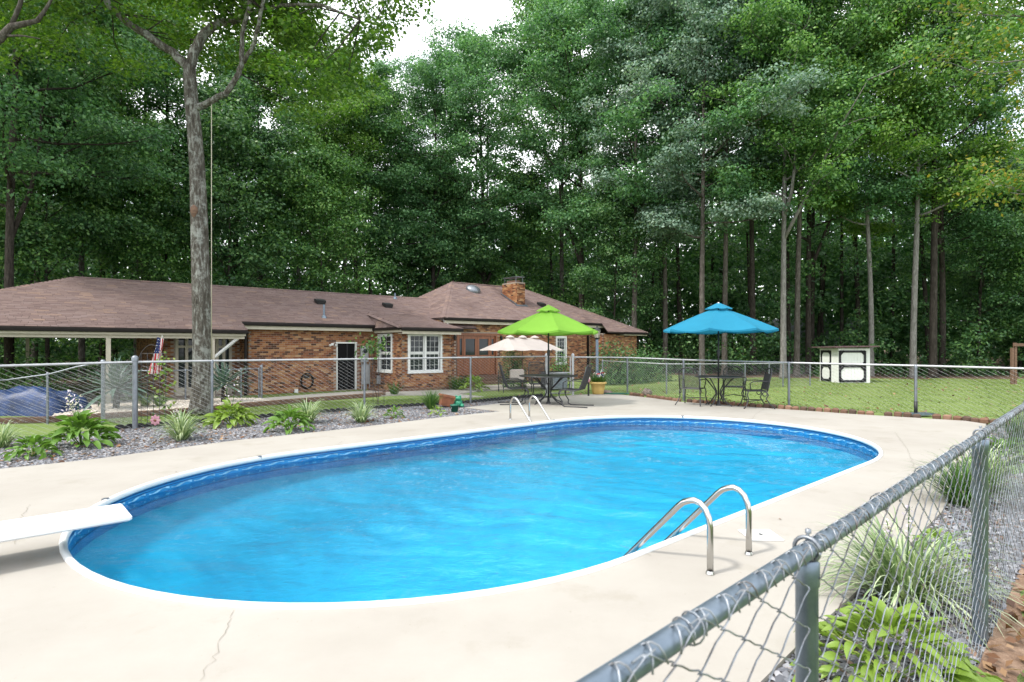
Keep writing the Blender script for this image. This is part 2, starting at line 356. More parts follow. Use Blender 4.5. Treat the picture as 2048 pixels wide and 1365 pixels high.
# ------------------------------------------------------------------ ground, deck, pool
PC = np.array([.7667, 7.8846]); PD = np.array([-.7456, -.6663]); PN = np.array([.6663, -.7456])
def PL(a, b, z=0.0): q = PC + PD * a + PN * b; return (q[0], q[1], z)
HS, RE, RW, AC = 2.55, 3.02, 2.86, -.12      # straight half length, end radius, half width, centre shift of the oval
def stadium(grow=0.0, n=40):
    pts = []
    for k in range(n + 1):
        th = -math.pi / 2 + math.pi * k / n; pts.append((AC + HS + (RE + grow) * math.cos(th), (RW + grow) * math.sin(th)))
    for k in range(n + 1):
        th = math.pi / 2 + math.pi * k / n; pts.append((AC - HS + (RE + grow) * math.cos(th), (RW + grow) * math.sin(th)))
    return pts
def in_pool(x, y, grow):
    r = np.array([x - PC[0], y - PC[1]]); a = abs(r @ PD - AC) - HS; b = r @ PN
    a = max(0, a); return (a / (RE + grow)) ** 2 + (b / (RW + grow)) ** 2 < 1
# the far fence line (ground points of its posts) decides where the lawn starts to fall away
FENCE = [(-14.0, 4.0), (-9.35, 8.45), (-6.98, 10.74), (-6.03, 11.66), (-3.57, 14.03), (-1.11, 15.54), (1.1, 18.2), (1.89, 18.1), (3.89, 19.55), (4.91, 16.6), (6.97, 14.6), (8.98, 12.9), (10.9, 11.35)]
FX = np.array([-40] + [p[0] for p in FENCE] + [40]); FY = np.array([-21] + [p[1] for p in FENCE] + [-13])
def gz(x, y):
    d = y - np.interp(x, FX, FY); d = d if d > 0 else 0
    s = min(1, d / 6.5); s = s * s * (3 - 2 * s)
    z = -.035 - .29 * s
    if y > 60: z += (y - 60) * .02
    return z
def graded(lo, hi, a, b, fine, coarse):
    v = []; x = lo
    while x < hi:
        v.append(x); x += fine if a <= x < b else coarse
    v.append(hi); return v
xs = graded(-160, 160, -22, 26, .42, 3.2); ys = graded(-40, 240, -3, 40, .42, 4)
mb = MB(); nx = len(xs)
mb.v = [(x, y, -4.0 if in_pool(x, y, .35) else gz(x, y) + (.0 if y < 13 else .012 * math.sin(x * 1.7) * math.sin(y * 1.3))) for y in ys for x in xs]
mb.f = [(j * nx + i, j * nx + i + 1, (j + 1) * nx + i + 1, (j + 1) * nx + i) for j in range(len(ys) - 1) for i in range(nx - 1)]
mb.mi = [0] * len(mb.f)
mb.build('ground_lawn', M['lawn'], kind='structure', smooth=True)
# floor of the woods: a sheet a little above the lawn
def wood_edge(x): return float(np.interp(x, [-60, -30, -14, -4, 4, 10, 14, 20, 30, 60], [17, 22, 31, 39, 42, 38, 34.5, 33.5, 33, 30])) + .5 * math.sin(x * 1.3) + .3 * math.sin(x * 3.1)
mb = MB(); wx = np.linspace(-150, 150, 260); wl = [0, 1, 2.5, 5, 10, 20, 40, 90, 180]
mb.v = [(x, wood_edge(x) + d, gz(x, wood_edge(x) + d) + .03 + (.06 if d == 0 else .0) * -1) for d in wl for x in wx]
n = len(wx); mb.f = [(j * n + i, j * n + i + 1, (j + 1) * n + i + 1, (j + 1) * n + i) for j in range(len(wl) - 1) for i in range(n - 1)]; mb.mi = [0] * len(mb.f)
mb.build('forest_floor', M['litter'], kind='structure', smooth=True)

DECK_L = [(-9.6, 3.9), G(0, 938), G(110, 927), G(200, 917), G(340, 898), G(480, 880), G(600, 868), G(700, 857), G(800, 845), G(900, 833), G(1002, 823)]
DECK_FAR = [G(965, 819), G(930, 815.5), G(985, 809), G(1040, 802), G(1095, 795), G(1150, 790), G(1200, 788), G(1240, 789.5), G(1300, 796), G(1360, 804), G(1470, 812), G(1578, 819.5), G(1700, 828), G(1832, 836), G(1930, 842), G(1972, 848)]
DECK_R = [G(1968, 872), G(1940, 935), G(1883, 1024), G(1800, 1108), G(1709, 1186), G(1597, 1289), G(1521, 1364), (.2, 1.55), (-2.0, -.9), (-4.5, -3.2), (-11, -3)]
outer = DECK_L + DECK_FAR + DECK_R
inner = [PL(a, b)[:2] for a, b in stadium(.012)]
polys = [[Vector((p[0], p[1], 0)) for p in outer], [Vector((p[0], p[1], 0)) for p in inner]]
tris = geometry.tessellate_polygon(polys); allp = polys[0] + polys[1]
mb = MB(); vv = [tuple(p) for p in allp]; fs = []
for tr3 in tris:
    a, b_, c = (allp[i] for i in tr3)
    fs.append(tuple(tr3) if (b_ - a).cross(c - a).z > 0 else tuple(reversed(tr3)))
mb.add(vv, fs); n = len(outer)
mb.add([(p[0], p[1], 0) for p in outer] + [(p[0], p[1], -.16) for p in outer], [(i, (i + 1) % n, (i + 1) % n + n, i + n) for i in range(n)])
deck = mb.build('pool_deck', M['deck'], kind='structure')
M['crack'] = plain('crack_dark', (.19, .17, .14), .95)
def crack(pts, wdt=.0045):
    P = [np.array(G(*p)) for p in pts]; Q = []
    for a, b_ in zip(P[:-1], P[1:]):
        n_ = max(2, int(np.linalg.norm(b_ - a) / .035))
        for k in range(n_): Q.append(a + (b_ - a) * k / n_ + rng.normal(size=2) * .009)
    Q.append(P[-1]); k = MB(); vs = []
    for i, q in enumerate(Q):
        d = Q[min(i + 1, len(Q) - 1)] - Q[max(i - 1, 0)]; d = d / (np.linalg.norm(d) + 1e-9); nn = np.array([-d[1], d[0]]); ww = wdt * rng.uniform(.2, .8)
        vs += [(q[0] + nn[0] * ww / 2, q[1] + nn[1] * ww / 2, .004), (q[0] - nn[0] * ww / 2, q[1] - nn[1] * ww / 2, .004)]
    k.add(vs, [(2 * i, 2 * i + 1, 2 * i + 3, 2 * i + 2) for i in range(len(Q) - 1)]); k.build('crack', M['crack'], deck)
crack([(468, 1222), (452, 1262), (440, 1298), (432, 1322), (412, 1340), (400, 1364)])
crack([(1300, 1112), (1240, 1092), (1180, 1160)][:2], .006)
crack([(60, 1010), (40, 1040), (30, 1090)], .006)
crack([(600, 925), (650, 905), (690, 880)], .006)
crack([(1850, 1010), (1830, 940), (1815, 900), (1790, 865)], .007)
crack([(1500, 845), (1510, 830), (1530, 817)], .008)
mb = MB(); x0, y0 = G(1521, 1072); mb.bbox((x0, y0, .006), (.26, .26, .012), .004)
sk = mb.build('skimmer_lid', M['white']); sk.rotation_euler = (0, 0, 0); tag(sk, 'white square skimmer lid set in the deck beside the near ladder', 'lid')
mb = MB(); mb.lathe([(0.0, .002), (.018, .002), (.018, 0)], (x0, y0, .0125), 10); mb.build('finger_hole', M['black'], sk)

# pool basin
st_in = stadium(0.0); N = len(st_in); WZ = -.135
def depth(a):                                # shallow at the far end, a slope, then the deep end under the board
    return float(np.interp(a, [-6, -.7, .7, 4.0, 5.4], [-.66, -.72, -1.40, -1.45, -.9]))
pool = thing('swimming_pool', 'oval in-ground pool of bright blue water with white rim', 'pool', (*PC, 0))
def pw(a, b, z): q = PD * a + PN * b; return (q[0], q[1], z)
mb = MB()
def ringpts(k, zf): return [pw(AC + (a - AC) * k, b * k, zf(AC + (a - AC) * k)) for a, b in st_in]
levels = [(1.0, lambda a: -.012), (1.0, lambda a: WZ - .06)]
vs = ringpts(1.0, lambda a: -.012) + ringpts(1.0, lambda a: -.30)
mb.add(vs, [(i, (i + 1) % N, (i + 1) % N + N, i + N) for i in range(N)]); mb.build('wall_liner', M['linerwall'], pool, smooth=True)
mb = MB(); rr = [1.0, .975, .94, .88, .80, .68, .5, .35, .2, .06]; vs = []
for j, k in enumerate(rr):
    top = {0: .30, 1: .36, 2: .45, 3: .60, 4: .80}.get(j, 9)
    zf = lambda a: max(depth(a), -top)
    vs += ringpts(k, zf)
fs = [(j * N + i, j * N + (i + 1) % N, (j + 1) * N + (i + 1) % N, (j + 1) * N + i) for j in range(len(rr) - 1) for i in range(N)] + [tuple(range((len(rr) - 1) * N, len(rr) * N))]
mb.add(vs, fs); mb.build('floor_liner', M['liner'], pool, smooth=True)
# printed band of the liner: two navy lines and a pale scroll motif
def walk(sp):                                # points at equal steps along the oval
    P = np.array(st_in + [st_in[0]]); d = np.r_[0, np.cumsum(np.linalg.norm(np.diff(P, axis=0), axis=1))]
    s = np.arange(0, d[-1], sp); return np.c_[np.interp(s, d, P[:, 0]), np.interp(s, d, P[:, 1])], s
def band(z0, z1, off):
    k = MB(); q = [(AC + (a - AC) * (1 - off), b * (1 - off)) for a, b in st_in]
    k.add([pw(a, b, z0) for a, b in q] + [pw(a, b, z1) for a, b in q], [(i, (i + 1) % N, (i + 1) % N + N, i + N) for i in range(N)]); return k
mb = band(-.05, -.062, .0012); mb2 = band(-.078, -.086, .0012); mb.add(mb2.v, mb2.f); mb3 = band(-.20, -.212, .0012); mb.add(mb3.v, mb3.f)
mb.build('liner_stripe', M['linerdark'], pool)
W_, s_ = walk(.028); mb = MB()
for i in range(len(W_)):
    a, b_ = W_[i]; a2, b2 = W_[(i + 1) % len(W_)]
    ph = (s_[i] % .34) / .34
    z = -.106 + .012 * math.sin(ph * 2 * math.pi); z2 = -.106 + .012 * math.sin(((s_[i] + .028) % .34) / .34 * 2 * math.pi)
    if .86 < ph: continue
    th = .003 + .009 * abs(math.cos(ph * 2 * math.pi)) ** 2
    k = .9975
    mb.add([pw(AC + (a - AC) * k, b_ * k, z - th), pw(AC + (a2 - AC) * k, b2 * k, z2 - th), pw(AC + (a2 - AC) * k, b2 * k, z2 + th), pw(AC + (a - AC) * k, b_ * k, z + th)], [(0, 1, 2, 3)])
    if ph < .10 or .5 < ph < .6:
        mb.add([pw(AC + (a - AC) * k, b_ * k, -.185), pw(AC + (a2 - AC) * k, b2 * k, -.185), pw(AC + (a2 - AC) * k, b2 * k, -.168), pw(AC + (a - AC) * k, b_ * k, -.168)], [(0, 1, 2, 3)])
mb.build('liner_scroll_band', M['linerpale'], pool)
# coping: a rounded white rim standing a little proud of the deck
mb = MB(); prof = [(.016, -.02), (.016, .006), (.009, .020), (-.009, .026), (-.026, .020), (-.036, .004), (-.035, -.022), (-.026, -.036), (-.003, -.042)]
vs = []
for g_, z in prof: vs += [pw(a, b, z) for a, b in stadium(g_)]
mb.add(vs, [(j * N + i, j * N + (i + 1) % N, (j + 1) * N + (i + 1) % N, (j + 1) * N + i) for j in range(len(prof) - 1) for i in range(N)])
mb.build('coping', M['coping'], pool, smooth=True)
for px, py in ((163, 1005), (505, 918), (1357, 834), (1063, 848)):
    r = np.array(G(px, py)) - PC; mb = MB(); a, b_ = r @ PD, r @ PN; q_ = min(st_in, key=lambda p: (p[0] - a) ** 2 + (p[1] - b_) ** 2); c = pw(q_[0], q_[1], .008)
    mb.box((c[0] - .012 * (c[0] > 0), c[1] - .012, c[2]), (.05, .05, .042), Matrix.Rotation(math.atan2(PD[1], PD[0]) if px != 163 else .2, 3, 'Z')); mb.build('coping_joint', M['galv'], pool)
WR = np.random.default_rng(3); waves = [(lam, WR.uniform(0, 6.28), WR.normal() * .55 + .5, WR.uniform(0, 6.28)) for lam in (1.3, .85, .62, .47, .36, .29, .24, .20, .17)]
def ripple(a, b):
    z = 0
    for lam, ph, th, p2 in waves:
        kx = 2 * math.pi / lam; u = a * math.cos(th) + b * math.sin(th)
        z += lam * .0085 * math.sin(kx * u + ph + 1.1 * math.sin(kx * .31 * (b * math.cos(th) - a * math.sin(th)) + p2)) * (.65 + .5 * math.sin(.9 * a + 1.3 * b + p2))
    return z
mb = MB(); RW_ = 66; A_ = 200; pts_ = []
ring = walk(1)[0]; P_ = np.array(st_in + [st_in[0]]); d_ = np.r_[0, np.cumsum(np.linalg.norm(np.diff(P_, axis=0), axis=1))]; s__ = np.linspace(0, d_[-1], A_ + 1)[:-1]
ring = np.c_[np.interp(s__, d_, P_[:, 0]), np.interp(s__, d_, P_[:, 1])]
gx = np.arange(-5.75, 5.55, .055); gy = np.arange(-2.9, 2.92, .055)
inside = lambda a, b: (max(0, abs(a - AC) - HS) / (RE - .02)) ** 2 + (b / (RW - .02)) ** 2 < 1
idx = {}; vs = []
for i, a in enumerate(gx):
    for j, b in enumerate(gy):
        if inside(a, b): idx[(i, j)] = len(vs); vs.append(pw(a, b, WZ + ripple(a, b)))
fs = [(idx[i, j], idx[i + 1, j], idx[i + 1, j + 1], idx[i, j + 1]) for (i, j) in idx if (i + 1, j) in idx and (i + 1, j + 1) in idx and (i, j + 1) in idx]
# close the rim: fan the boundary out to the liner
from collections import Counter
ec = Counter()
for f in fs:
    for q in range(4): ec[(f[q], f[(q + 1) % 4])] += 1
bd = [e for e in ec if (e[1], e[0]) not in ec]; nb = {}
vs2 = list(vs)
def out_(v):
    if v in nb: return nb[v]
    x, y, z = vs[v]; r_ = np.array([x, y]); a, b = r_ @ PD, r_ @ PN; q = min(st_in, key=lambda p: (p[0] - a) ** 2 + (p[1] - b) ** 2)
    q = (a + (q[0] - a) , b + (q[1] - b)); nb[v] = len(vs2); vs2.append(pw(q[0], q[1], WZ)); return nb[v]
for e in bd: fs.append((e[1], e[0], out_(e[0]), out_(e[1])))
mb.add(vs2, [tuple(f) for f in fs])
wobj = mb.build('pool_water', M['water'], kind='structure', smooth=True); wobj.location = (*PC, 0)

# ladders
def ladder(a0, b0, sgn, label):              # sgn: the side the water lies on (-1 towards smaller b)
    root = thing('pool_ladder', label, 'ladder', PL(a0, b0), 0, 'stainless ladders at the pool edge')
    base = PN * sgn; q = []
    path = [(0, 0), (0, .15), (0, .30)] + [(.115 - .115 * math.cos(t), .30 + .165 * math.sin(t)) for t in (.4, .8, 1.2, 1.57, 1.9)] + [(.20, .435), (.24, .40), (.30, .335)] + [(.45, .175), (.62, -.005), (.70, -.09), (.735, -.15), (.745, -.25), (.745, -.7), (.745, -1.0)]
    for s in (-.27, .27):
        mb = MB(); mb.tube([(base[0] * u + PD[0] * s, base[1] * u + PD[1] * s, z) for u, z in path], .0215, 12)
        rail = mb.build('rail', M['steel'], root, smooth=True)
        mb = MB(); mb.lathe([(.023, .02), (.028, .008), (.030, 0)], (PD[0] * s, PD[1] * s, .003), 14); mb.build('base_cuff', M['steel'], rail, smooth=True)
    for z in (-.19, -.45, -.71):
        mb = MB(); c = base * .745; mb.box((c[0], c[1], z), (.50, .09, .03), Matrix.Rotation(math.atan2(PD[1], PD[0]), 3, 'Z')); mb.build('tread', M['white'], root)
    return root
ladder(2.02, 3.38, -1, 'polished pool ladder arching over the near rim beside the white skimmer lid')
ladder(-2.43, -3.62, 1, 'polished pool ladder at the far rim in front of the green umbrella')

# diving board
db = thing('diving_board', 'long white diving board reaching over the left end of the pool', 'diving board', PL(6.77, 0))
mb = MB(); ang = math.atan2(PD[1], PD[0]); Mz = Matrix.Rotation(ang, 3, 'Z')
def rot2(M_, v): return tuple(M_ @ Vector(v))
tmp = MB(); tmp.bbox((0, 0, .220), (3.6, .46, .044), .012)
mb.add([rot2(Mz, (p[0] + .08, p[1], p[2])) for p in tmp.v], tmp.f); mb.build('board', M['board'], db)
mb = MB(); tmp = MB(); tmp.box((1.5, 0, .094), (.6, .4, .184)); mb.add([rot2(Mz, p) for p in tmp.v], tmp.f); mb.build('stand', M['coping'], db)
mb = MB(); tmp = MB(); tmp.box((.25, 0, .094), (.12, .42, .184)); mb.add([rot2(Mz, p) for p in tmp.v], tmp.f); mb.build('fulcrum', M['coping'], db)

# ------------------------------------------------------------------ planting beds, gravel, edging
mb = MB()
bedl = [p for p in DECK_L] + [G(965, 819), G(930, 815.5), G(985, 809), G(1040, 802), G(1095, 795)]
def bed_poly(pts, z): return [(p[0], p[1], z) for p in pts]
FLEFT = [(1.0, 18.0), (-.2, 16.9), (-1.15, 15.75), (-3.57, 14.2), (-5.0, 12.8), (-6.5, 11.4), (-7.2, 10.8), (-9.0, 9.3), (-13, 5.0)]
poly = bedl + FLEFT
tri = geometry.tessellate_polygon([[Vector((p[0], p[1], 0)) for p in poly]])
mb.add([(p[0], p[1], -.024) for p in poly], [tuple(q) for q in tri]); mb.build('gravel_bed_soil', M['soil'], kind='structure')
def inpoly(x, y, P):
    c = False; j = len(P) - 1
    for i in range(len(P)):
        xi, yi = P[i][:2]; xj, yj = P[j][:2]
        if (yi > y) != (yj > y) and x < (xj - xi) * (y - yi) / (yj - yi) + xi: c = not c
        j = i
    return c
def stones(name, poly, z, count, size, mat, big=False):
    P = np.array([p[:2] for p in poly]); lo, hi = P.min(0), P.max(0); C = []
    while len(C) < count:
        q = rng.uniform(lo, hi, (4000, 2))
        C += [(x, y) for x, y in q if inpoly(x, y, poly)]
    C = np.array(C[:count]); n = len(C); s = size * rng.uniform(.5, 1.35, (n, 1, 1))
    base = np.array([(-1, -.6, 0), (.2, -.9, .05), (1, .1, 0), (.3, .8, .05), (-.7, .7, 0), (-.1, -.1, .75)])
    V = base[None] + rng.uniform(-.3, .3, (n, 6, 3)); th = rng.uniform(0, 6.28, n); c_, s2 = np.cos(th), np.sin(th)
    X = V[:, :, 0] * c_[:, None] - V[:, :, 1] * s2[:, None]; Y = V[:, :, 0] * s2[:, None] + V[:, :, 1] * c_[:, None]
    tilt = rng.uniform(-.5, .5, (n, 1)); V = np.stack([X, Y, V[:, :, 2] * .7 + X * tilt * .6], 2) * s * .5
    V[:, :, 0] += C[:, 0, None]; V[:, :, 1] += C[:, 1, None]; V[:, :, 2] += z + size * .18
    F = np.array([(0, 1, 5), (1, 2, 5), (2, 3, 5), (3, 4, 5), (4, 0, 5)])
    F = (F[None] + (np.arange(n) * 6)[:, None, None]).reshape(-1, 3)
    o = link(name, np_mesh(name, V.reshape(-1, 3), F, mat), kind='stuff'); return o
vis_bed = [G(-60, 946), G(200, 917), G(480, 880), G(700, 857), G(900, 833), G(1002, 823), G(930, 815.5), G(1095, 795)] + [(1.0, 18.0), (-1.15, 15.7), (-3.57, 14.15), (-6.0, 11.9), (-7.2, 10.8), (-9.5, 8.8)]
o = stones('slate_gravel', vis_bed, -.024, 26000, .042, M['gravel']); o['label'] = 'grey slate chips covering the planting bed along the deck'
# right-hand bed between the deck and the near fence
NF0 = np.array([.66, 1.29]); ND = np.array([.719, .695]); NNv = np.array([.695, -.719])
def NF(l, o=0.0): q = NF0 + ND * l + NNv * o; return (q[0], q[1])
bedr = [G(1972, 848), G(1968, 872), G(1940, 935), G(1883, 1024), G(1800, 1108), G(1709, 1186), G(1597, 1289), G(1521, 1364), (.2, 1.55), (-2.0, -.9), NF(-3.0, .03), NF(0, .03), NF(5, .03), NF(14.2, .03)]
tri = geometry.tessellate_polygon([[Vector((p[0], p[1], 0)) for p in bedr]]); mb = MB()
mb.add([(p[0], p[1], -.028) for p in bedr], [tuple(q) for q in tri]); mb.build('right_bed_soil', M['soil'], kind='structure')
o = stones('near_slate_gravel', [p for p in bedr if p[1] > .8], -.028, 15000, .04, M['gravel']); o['label'] = 'grey and white slate chips between deck and near fence'
# earth outside the near fence
mb = MB(); P = [NF(-6, .03), NF(15, .03), NF(15, 4), NF(6, 4), NF(-6, 4)]
def dz_(l, o): return -.03 - .10 * min(1, o / .5) + .015 * math.sin(l * 3.1 + o * 4)
mb.grid(lambda u, v: (*NF(-6 + 21 * u, .03 + 5 * v), dz_(-6 + 21 * u, .03 + 5 * v) + .022), 60, 16); mb.build('earth_outside_fence', M['dirt'], kind='structure', smooth=True)
C = np.array([(*NF(l, o_), dz_(l, o_) + .04) for l, o_ in zip(rng.uniform(.5, 7, 3000), rng.uniform(.05, 2.2, 3000))])
o = link('fallen_leaf_litter', leaf_mesh('fallen_leaf_litter', C, rng.normal(size=(3000, 3)) * .45 + [0, 0, 1], .065, .04, M['dryleaf']), kind='stuff'); o['label'] = 'dry brown leaves on the earth outside the near fence'

# black scalloped plastic edging on the left, brick edging on the right
def poly_walk(P, step):
    P = np.array(P, float); d = np.r_[0, np.cumsum(np.linalg.norm(np.diff(P, axis=0), axis=1))]; s = np.arange(step / 2, d[-1], step)
    X = np.interp(s, d, P[:, 0]); Y = np.interp(s, d, P[:, 1])
    A = []
    for q in s:
        i = min(len(d) - 2, max(0, int(np.searchsorted(d, q)) - 1)); A.append(math.atan2(P[i + 1][1] - P[i][1], P[i + 1][0] - P[i][0]))
    return X, Y, A
root = thing('lawn_edging', 'black scalloped plastic edging between the grass and the slate bed', 'edging', (-6.5, 11.3, -.03))
X, Y, A = poly_walk([(-7.3, 10.65), (-6.5, 11.35), (-5.0, 12.75), (-3.57, 14.15), (-1.15, 15.7), (-.2, 16.85), (1.0, 17.95)], .16)
sc = MB(); n = 9
sc.add([(-.08, -.012, 0), (.08, -.012, 0)] + [(.08 * math.cos(math.pi * k / 8), -.012, .05 + .045 * math.sin(math.pi * k / 8)) for k in range(9)] +
       [(-.08, .012, 0), (.08, .012, 0)] + [(.08 * math.cos(math.pi * k / 8), .012, .05 + .045 * math.sin(math.pi * k / 8)) for k in range(9)],
       [(0, 1) + tuple(range(2, 11)), (12, 11) + tuple(range(21, 12, -1))] + [(2 + k, 13 + k, 14 + k, 3 + k) for k in range(8)])
scm = sc.mesh('scallop', M['black'])
for x, y, a in zip(X, Y, A):
    o = link('scallop', scm, root); o.location = (x + 6.5, y - 11.3, .01); o.rotation_euler = (0, rng.normal() * .06, a)
root = thing('brick_edging', 'row of low weathered edging bricks between the deck and the right lawn', 'edging', (6.97, 14.3, 0))
bm_ = MB(); bm_.bbox((0, 0, .05), (.155, .10, .13), .028); bme = bm_.mesh('edging_brick', M['edging'], smooth=False)
ptsr = [(G(1262, 791)[0], G(1262, 791)[1] + .15)] + [(p[0] + .02, p[1] + .14) for p in (G(1300, 796), G(1360, 804), G(1470, 812), G(1578, 819.5), G(1700, 828), G(1832, 836), G(1930, 842), G(1990, 849))] + [(10.4, 11.0)]
X, Y, A = poly_walk(ptsr, .172)
for k, (x, y, a) in enumerate(zip(X, Y, A)):
    if rng.random() < .06: continue
    o = link('edging_brick', bme, root); o.location = (x - 6.97, y - 14.3, -.03 + rng.normal() * .008); o.rotation_euler = (rng.normal() * .09, rng.normal() * .07, a + rng.normal() * .12)

# turf blades and fallen leaves on the lawns
def scatter(poly, count):
    P = np.array([p[:2] for p in poly]); lo, hi = P.min(0), P.max(0); C = []
    while len(C) < count:
        q = rng.uniform(lo, hi, (6000, 2)); C += [(x, y) for x, y in q if inpoly(x, y, poly)]
    return np.array(C[:count])
lawn_r = [G(1110, 793), G(1262, 788), (3.9, 19.7), (5.0, 16.8), (7.0, 14.75), (9.0, 13.05), (12.5, 10.2), (22, 12), (30, 33), (14, 34), (9.5, 33), (3, 24)]
lawn_l = [(-7.2, 11.2), (-5.0, 12.95), (-3.57, 14.3), (-1.15, 15.85), (1.0, 18.1), (2.6, 20.6), (-1, 21.5), (-5, 20), (-9.5, 17.3), (-11, 15)]
def turf(poly, n, name, lab):
    C = scatter(poly, n); z = np.array([gz(x, y) for x, y in C]); h = rng.uniform(.010, .032, n); th = rng.uniform(0, 6.28, n); wd = .006 + .0007 * C[:, 1]
    d = np.c_[np.cos(th), np.sin(th)]; tip = rng.normal(size=(n, 2)) * .02
    V = np.stack([np.c_[C - d * wd[:, None], z - .005], np.c_[C + d * wd[:, None], z - .005], np.c_[C + tip, z + h]], 1).reshape(-1, 3)
    o = link(name, np_mesh(name, V, np.arange(3 * n).reshape(n, 3), M['turf']), kind='stuff'); o['label'] = lab
turf(lawn_r, 60000, 'grass', 'mown grass of the right lawn'); turf(lawn_l, 45000, 'grass', 'mown grass between the fence and the house')
def litter(poly, n, size, name, lab, zo=.03):
    C = scatter(poly, n); V = np.c_[C, [gz(x, y) + zo for x, y in C]]
    o = link(name, leaf_mesh(name, V, rng.normal(size=(n, 3)) * .35 + [0, 0, 1], size, size * .65, M['dryleaf']), kind='stuff'); o['label'] = lab
litter(lawn_r, 520, .11, 'fallen_leaves', 'brown leaves scattered on the right lawn')
litter(lawn_l, 60, .09, 'fallen_leaves', 'brown leaves on the grass in front of the house')
litter(vis_bed, 420, .07, 'fallen_leaves', 'brown leaves among the slate chips of the left bed', .035)

# ------------------------------------------------------------------ chain-link fences
def chain_mesh(name, parent, A, B, za, zb, zta, ztb, pitch, wr, sides, off, ext=.025, round_=False, seed=0, wavy=0.0):
    """zigzag wires hung side by side between A and B; world coordinates minus the parent's location"""
    A = np.array(A, float); B = np.array(B, float); L = np.linalg.norm(B - A); e = (B - A) / L; nn = np.array([e[1], -e[0]])
    nW = int(L / pitch); r_ = np.random.default_rng(seed)
    hs = pitch * .56; H = max(zta - za, ztb - zb) + ext; K = int(H / hs) + 1
    i = np.arange(nW)[:, None]; k = np.arange(K + 1)[None, :]
    sgn = np.where((k + i) % 2 == 0, 1.0, -1.0)
    l = (i + .5) * pitch + sgn * (pitch / 2 + wr * .9) + 0 * k; zz = k * hs + 0.0 * i
    nrm = sgn * wr * 1.15 + 0 * i
    if round_:                               # two bends near every crossing, wires hooked round each other
        L1 = []; Z1 = []; N1 = []
        for kk in range(K + 1):
            for du, f, g in ((-.36, .29, .3), (-.17, .68, .7), (-.07, .93, .8), (.0, 1.0, .0), (.07, .93, -.8), (.17, .68, -.7), (.36, .29, -.3)):
                sg = np.where((kk + i[:, 0]) % 2 == 0, 1.0, -1.0)
                L1.append((i[:, 0] + .5) * pitch + sg * (pitch / 2 * 1.03 + wr) * f)
                Z1.append(np.full(nW, (kk + du * .9) * hs)); N1.append(sg * wr * 1.9 * g)
        l = np.stack(L1, 1); zz = np.stack(Z1, 1); nrm = np.stack(N1, 1)
    l = np.clip(l, 0, L) + r_.normal(size=l.shape) * pitch * .006
    f = l / L; zt = zta + (ztb - zta) * f + ext; zz = zt - (H - .0) + zz; zbm = za + (zb - za) * f + .02
    zz = np.maximum(zz, zbm); zz = np.minimum(zz, zt)
    if wavy: nrm = nrm + wavy * np.sin(l * 2.3 + 1) * (1 - np.clip((zz - zbm) / 1.1, 0, 1))
    C = np.stack([A[0] + e[0] * l + nn[0] * (nrm + off), A[1] + e[1] * l + nn[1] * (nrm + off), zz], 2) - np.array(parent.location)[None, None]
    n, m = l.shape; V = np.empty((n, m, sides, 3)); 
    for q in range(sides):
        a = 2 * math.pi * q / sides + .5; V[:, :, q] = C + wr * (math.cos(a) * np.array([nn[0], nn[1], 0]) + math.sin(a) * np.array([e[0] * .8, e[1] * .8, .6]))
    ib = np.arange(n)[:, None, None] * m * sides + np.arange(m - 1)[None, :, None] * sides; q = np.arange(sides)[None, None]; q2 = (q + 1) % sides
    F = np.stack([ib + q, ib + q2, ib + sides + q2, ib + sides + q], 3).reshape(-1, 4)
    return link(name, np_mesh(name, V.reshape(-1, 3), F, M['wire'] if not round_ else M['wirenear'], smooth=True), parent)
m, t, b = node_mat('chain_wire_near'); b.inputs['Metallic'].default_value = .55
t.links.new(ramp(t, [(.30, (.09, .055, .038)), (.44, (.17, .175, .185)), (.68, (.29, .325, .37))], noise(t, 11, 5, .7)), b.inputs['Base Color']); b.inputs['Roughness'].default_value = .38
M['wirenear'] = m
def post(parent, x, y, z0, z1, r, mat, cap='dome', name='post'):
    px_, py_, pz_ = parent.location; mb = MB()
    mb.lathe([(r, 0), (r, z1 - z0 - .01)] , (x - px_, y - py_, z0 - pz_), 12)
    o = mb.build(name, mat, parent, smooth=True); k = MB()
    if cap == 'dome': k.lathe([(r * 1.25, -.05), (r * 1.25, .0), (r * 1.1, .025), (r * .6, .045), (.004, .052)], (x - px_, y - py_, z1 - pz_), 12)
    else: k.lathe([(r * 1.2, -.05), (r * 1.2, .0), (r * .7, .022), (.004, .028)], (x - px_, y - py_, z1 - pz_), 12)
    k.build('post_cap', mat, o, smooth=True)
    return o
def rail(parent, pts, r, mat, name='top_rail', n=8):
    l = parent.location; mb = MB(); mb.tube([(p[0] - l[0], p[1] - l[1], p[2] - l[2]) for p in pts], r, n); return mb.build(name, mat, parent, smooth=True)

# back fence, left run (to the gate) and right run
fl = thing('chain_link_fence', 'chain-link fence along the slate bed left of the gate, house behind it', 'fence', (-3.57, 14.03, 0))
LP = [(-11.9, 6.0, 1.17), (-9.0, 8.8, 1.18), (-6.98, 10.74, 1.225), (-6.03, 11.66, 1.225), (-3.57, 14.03, 1.215), (-1.11, 15.54, 1.225), (1.08, 18.2, 1.21)]
for k, (x, y, z) in enumerate(LP):
    if k < 6: post(fl, x, y, -.1, z + (.075 if k == 2 else .0), .047 if k == 2 else .027, M['galv'], 'dome' if k == 2 else 'eye')
rail(fl, [(x, y, z) for x, y, z in LP], .022, M['galvpale'])
for k in range(6):
    a, c = LP[k], LP[k + 1]
    chain_mesh('wire_mesh', fl, a[:2], c[:2], -.02, -.02, a[2], c[2], .072, .0025, 3, -.012, ext=.035, seed=k)
frr = thing('chain_link_fence', 'chain-link fence behind the blue umbrella, lawn and shed beyond it', 'fence', (6.97, 14.6, 0))
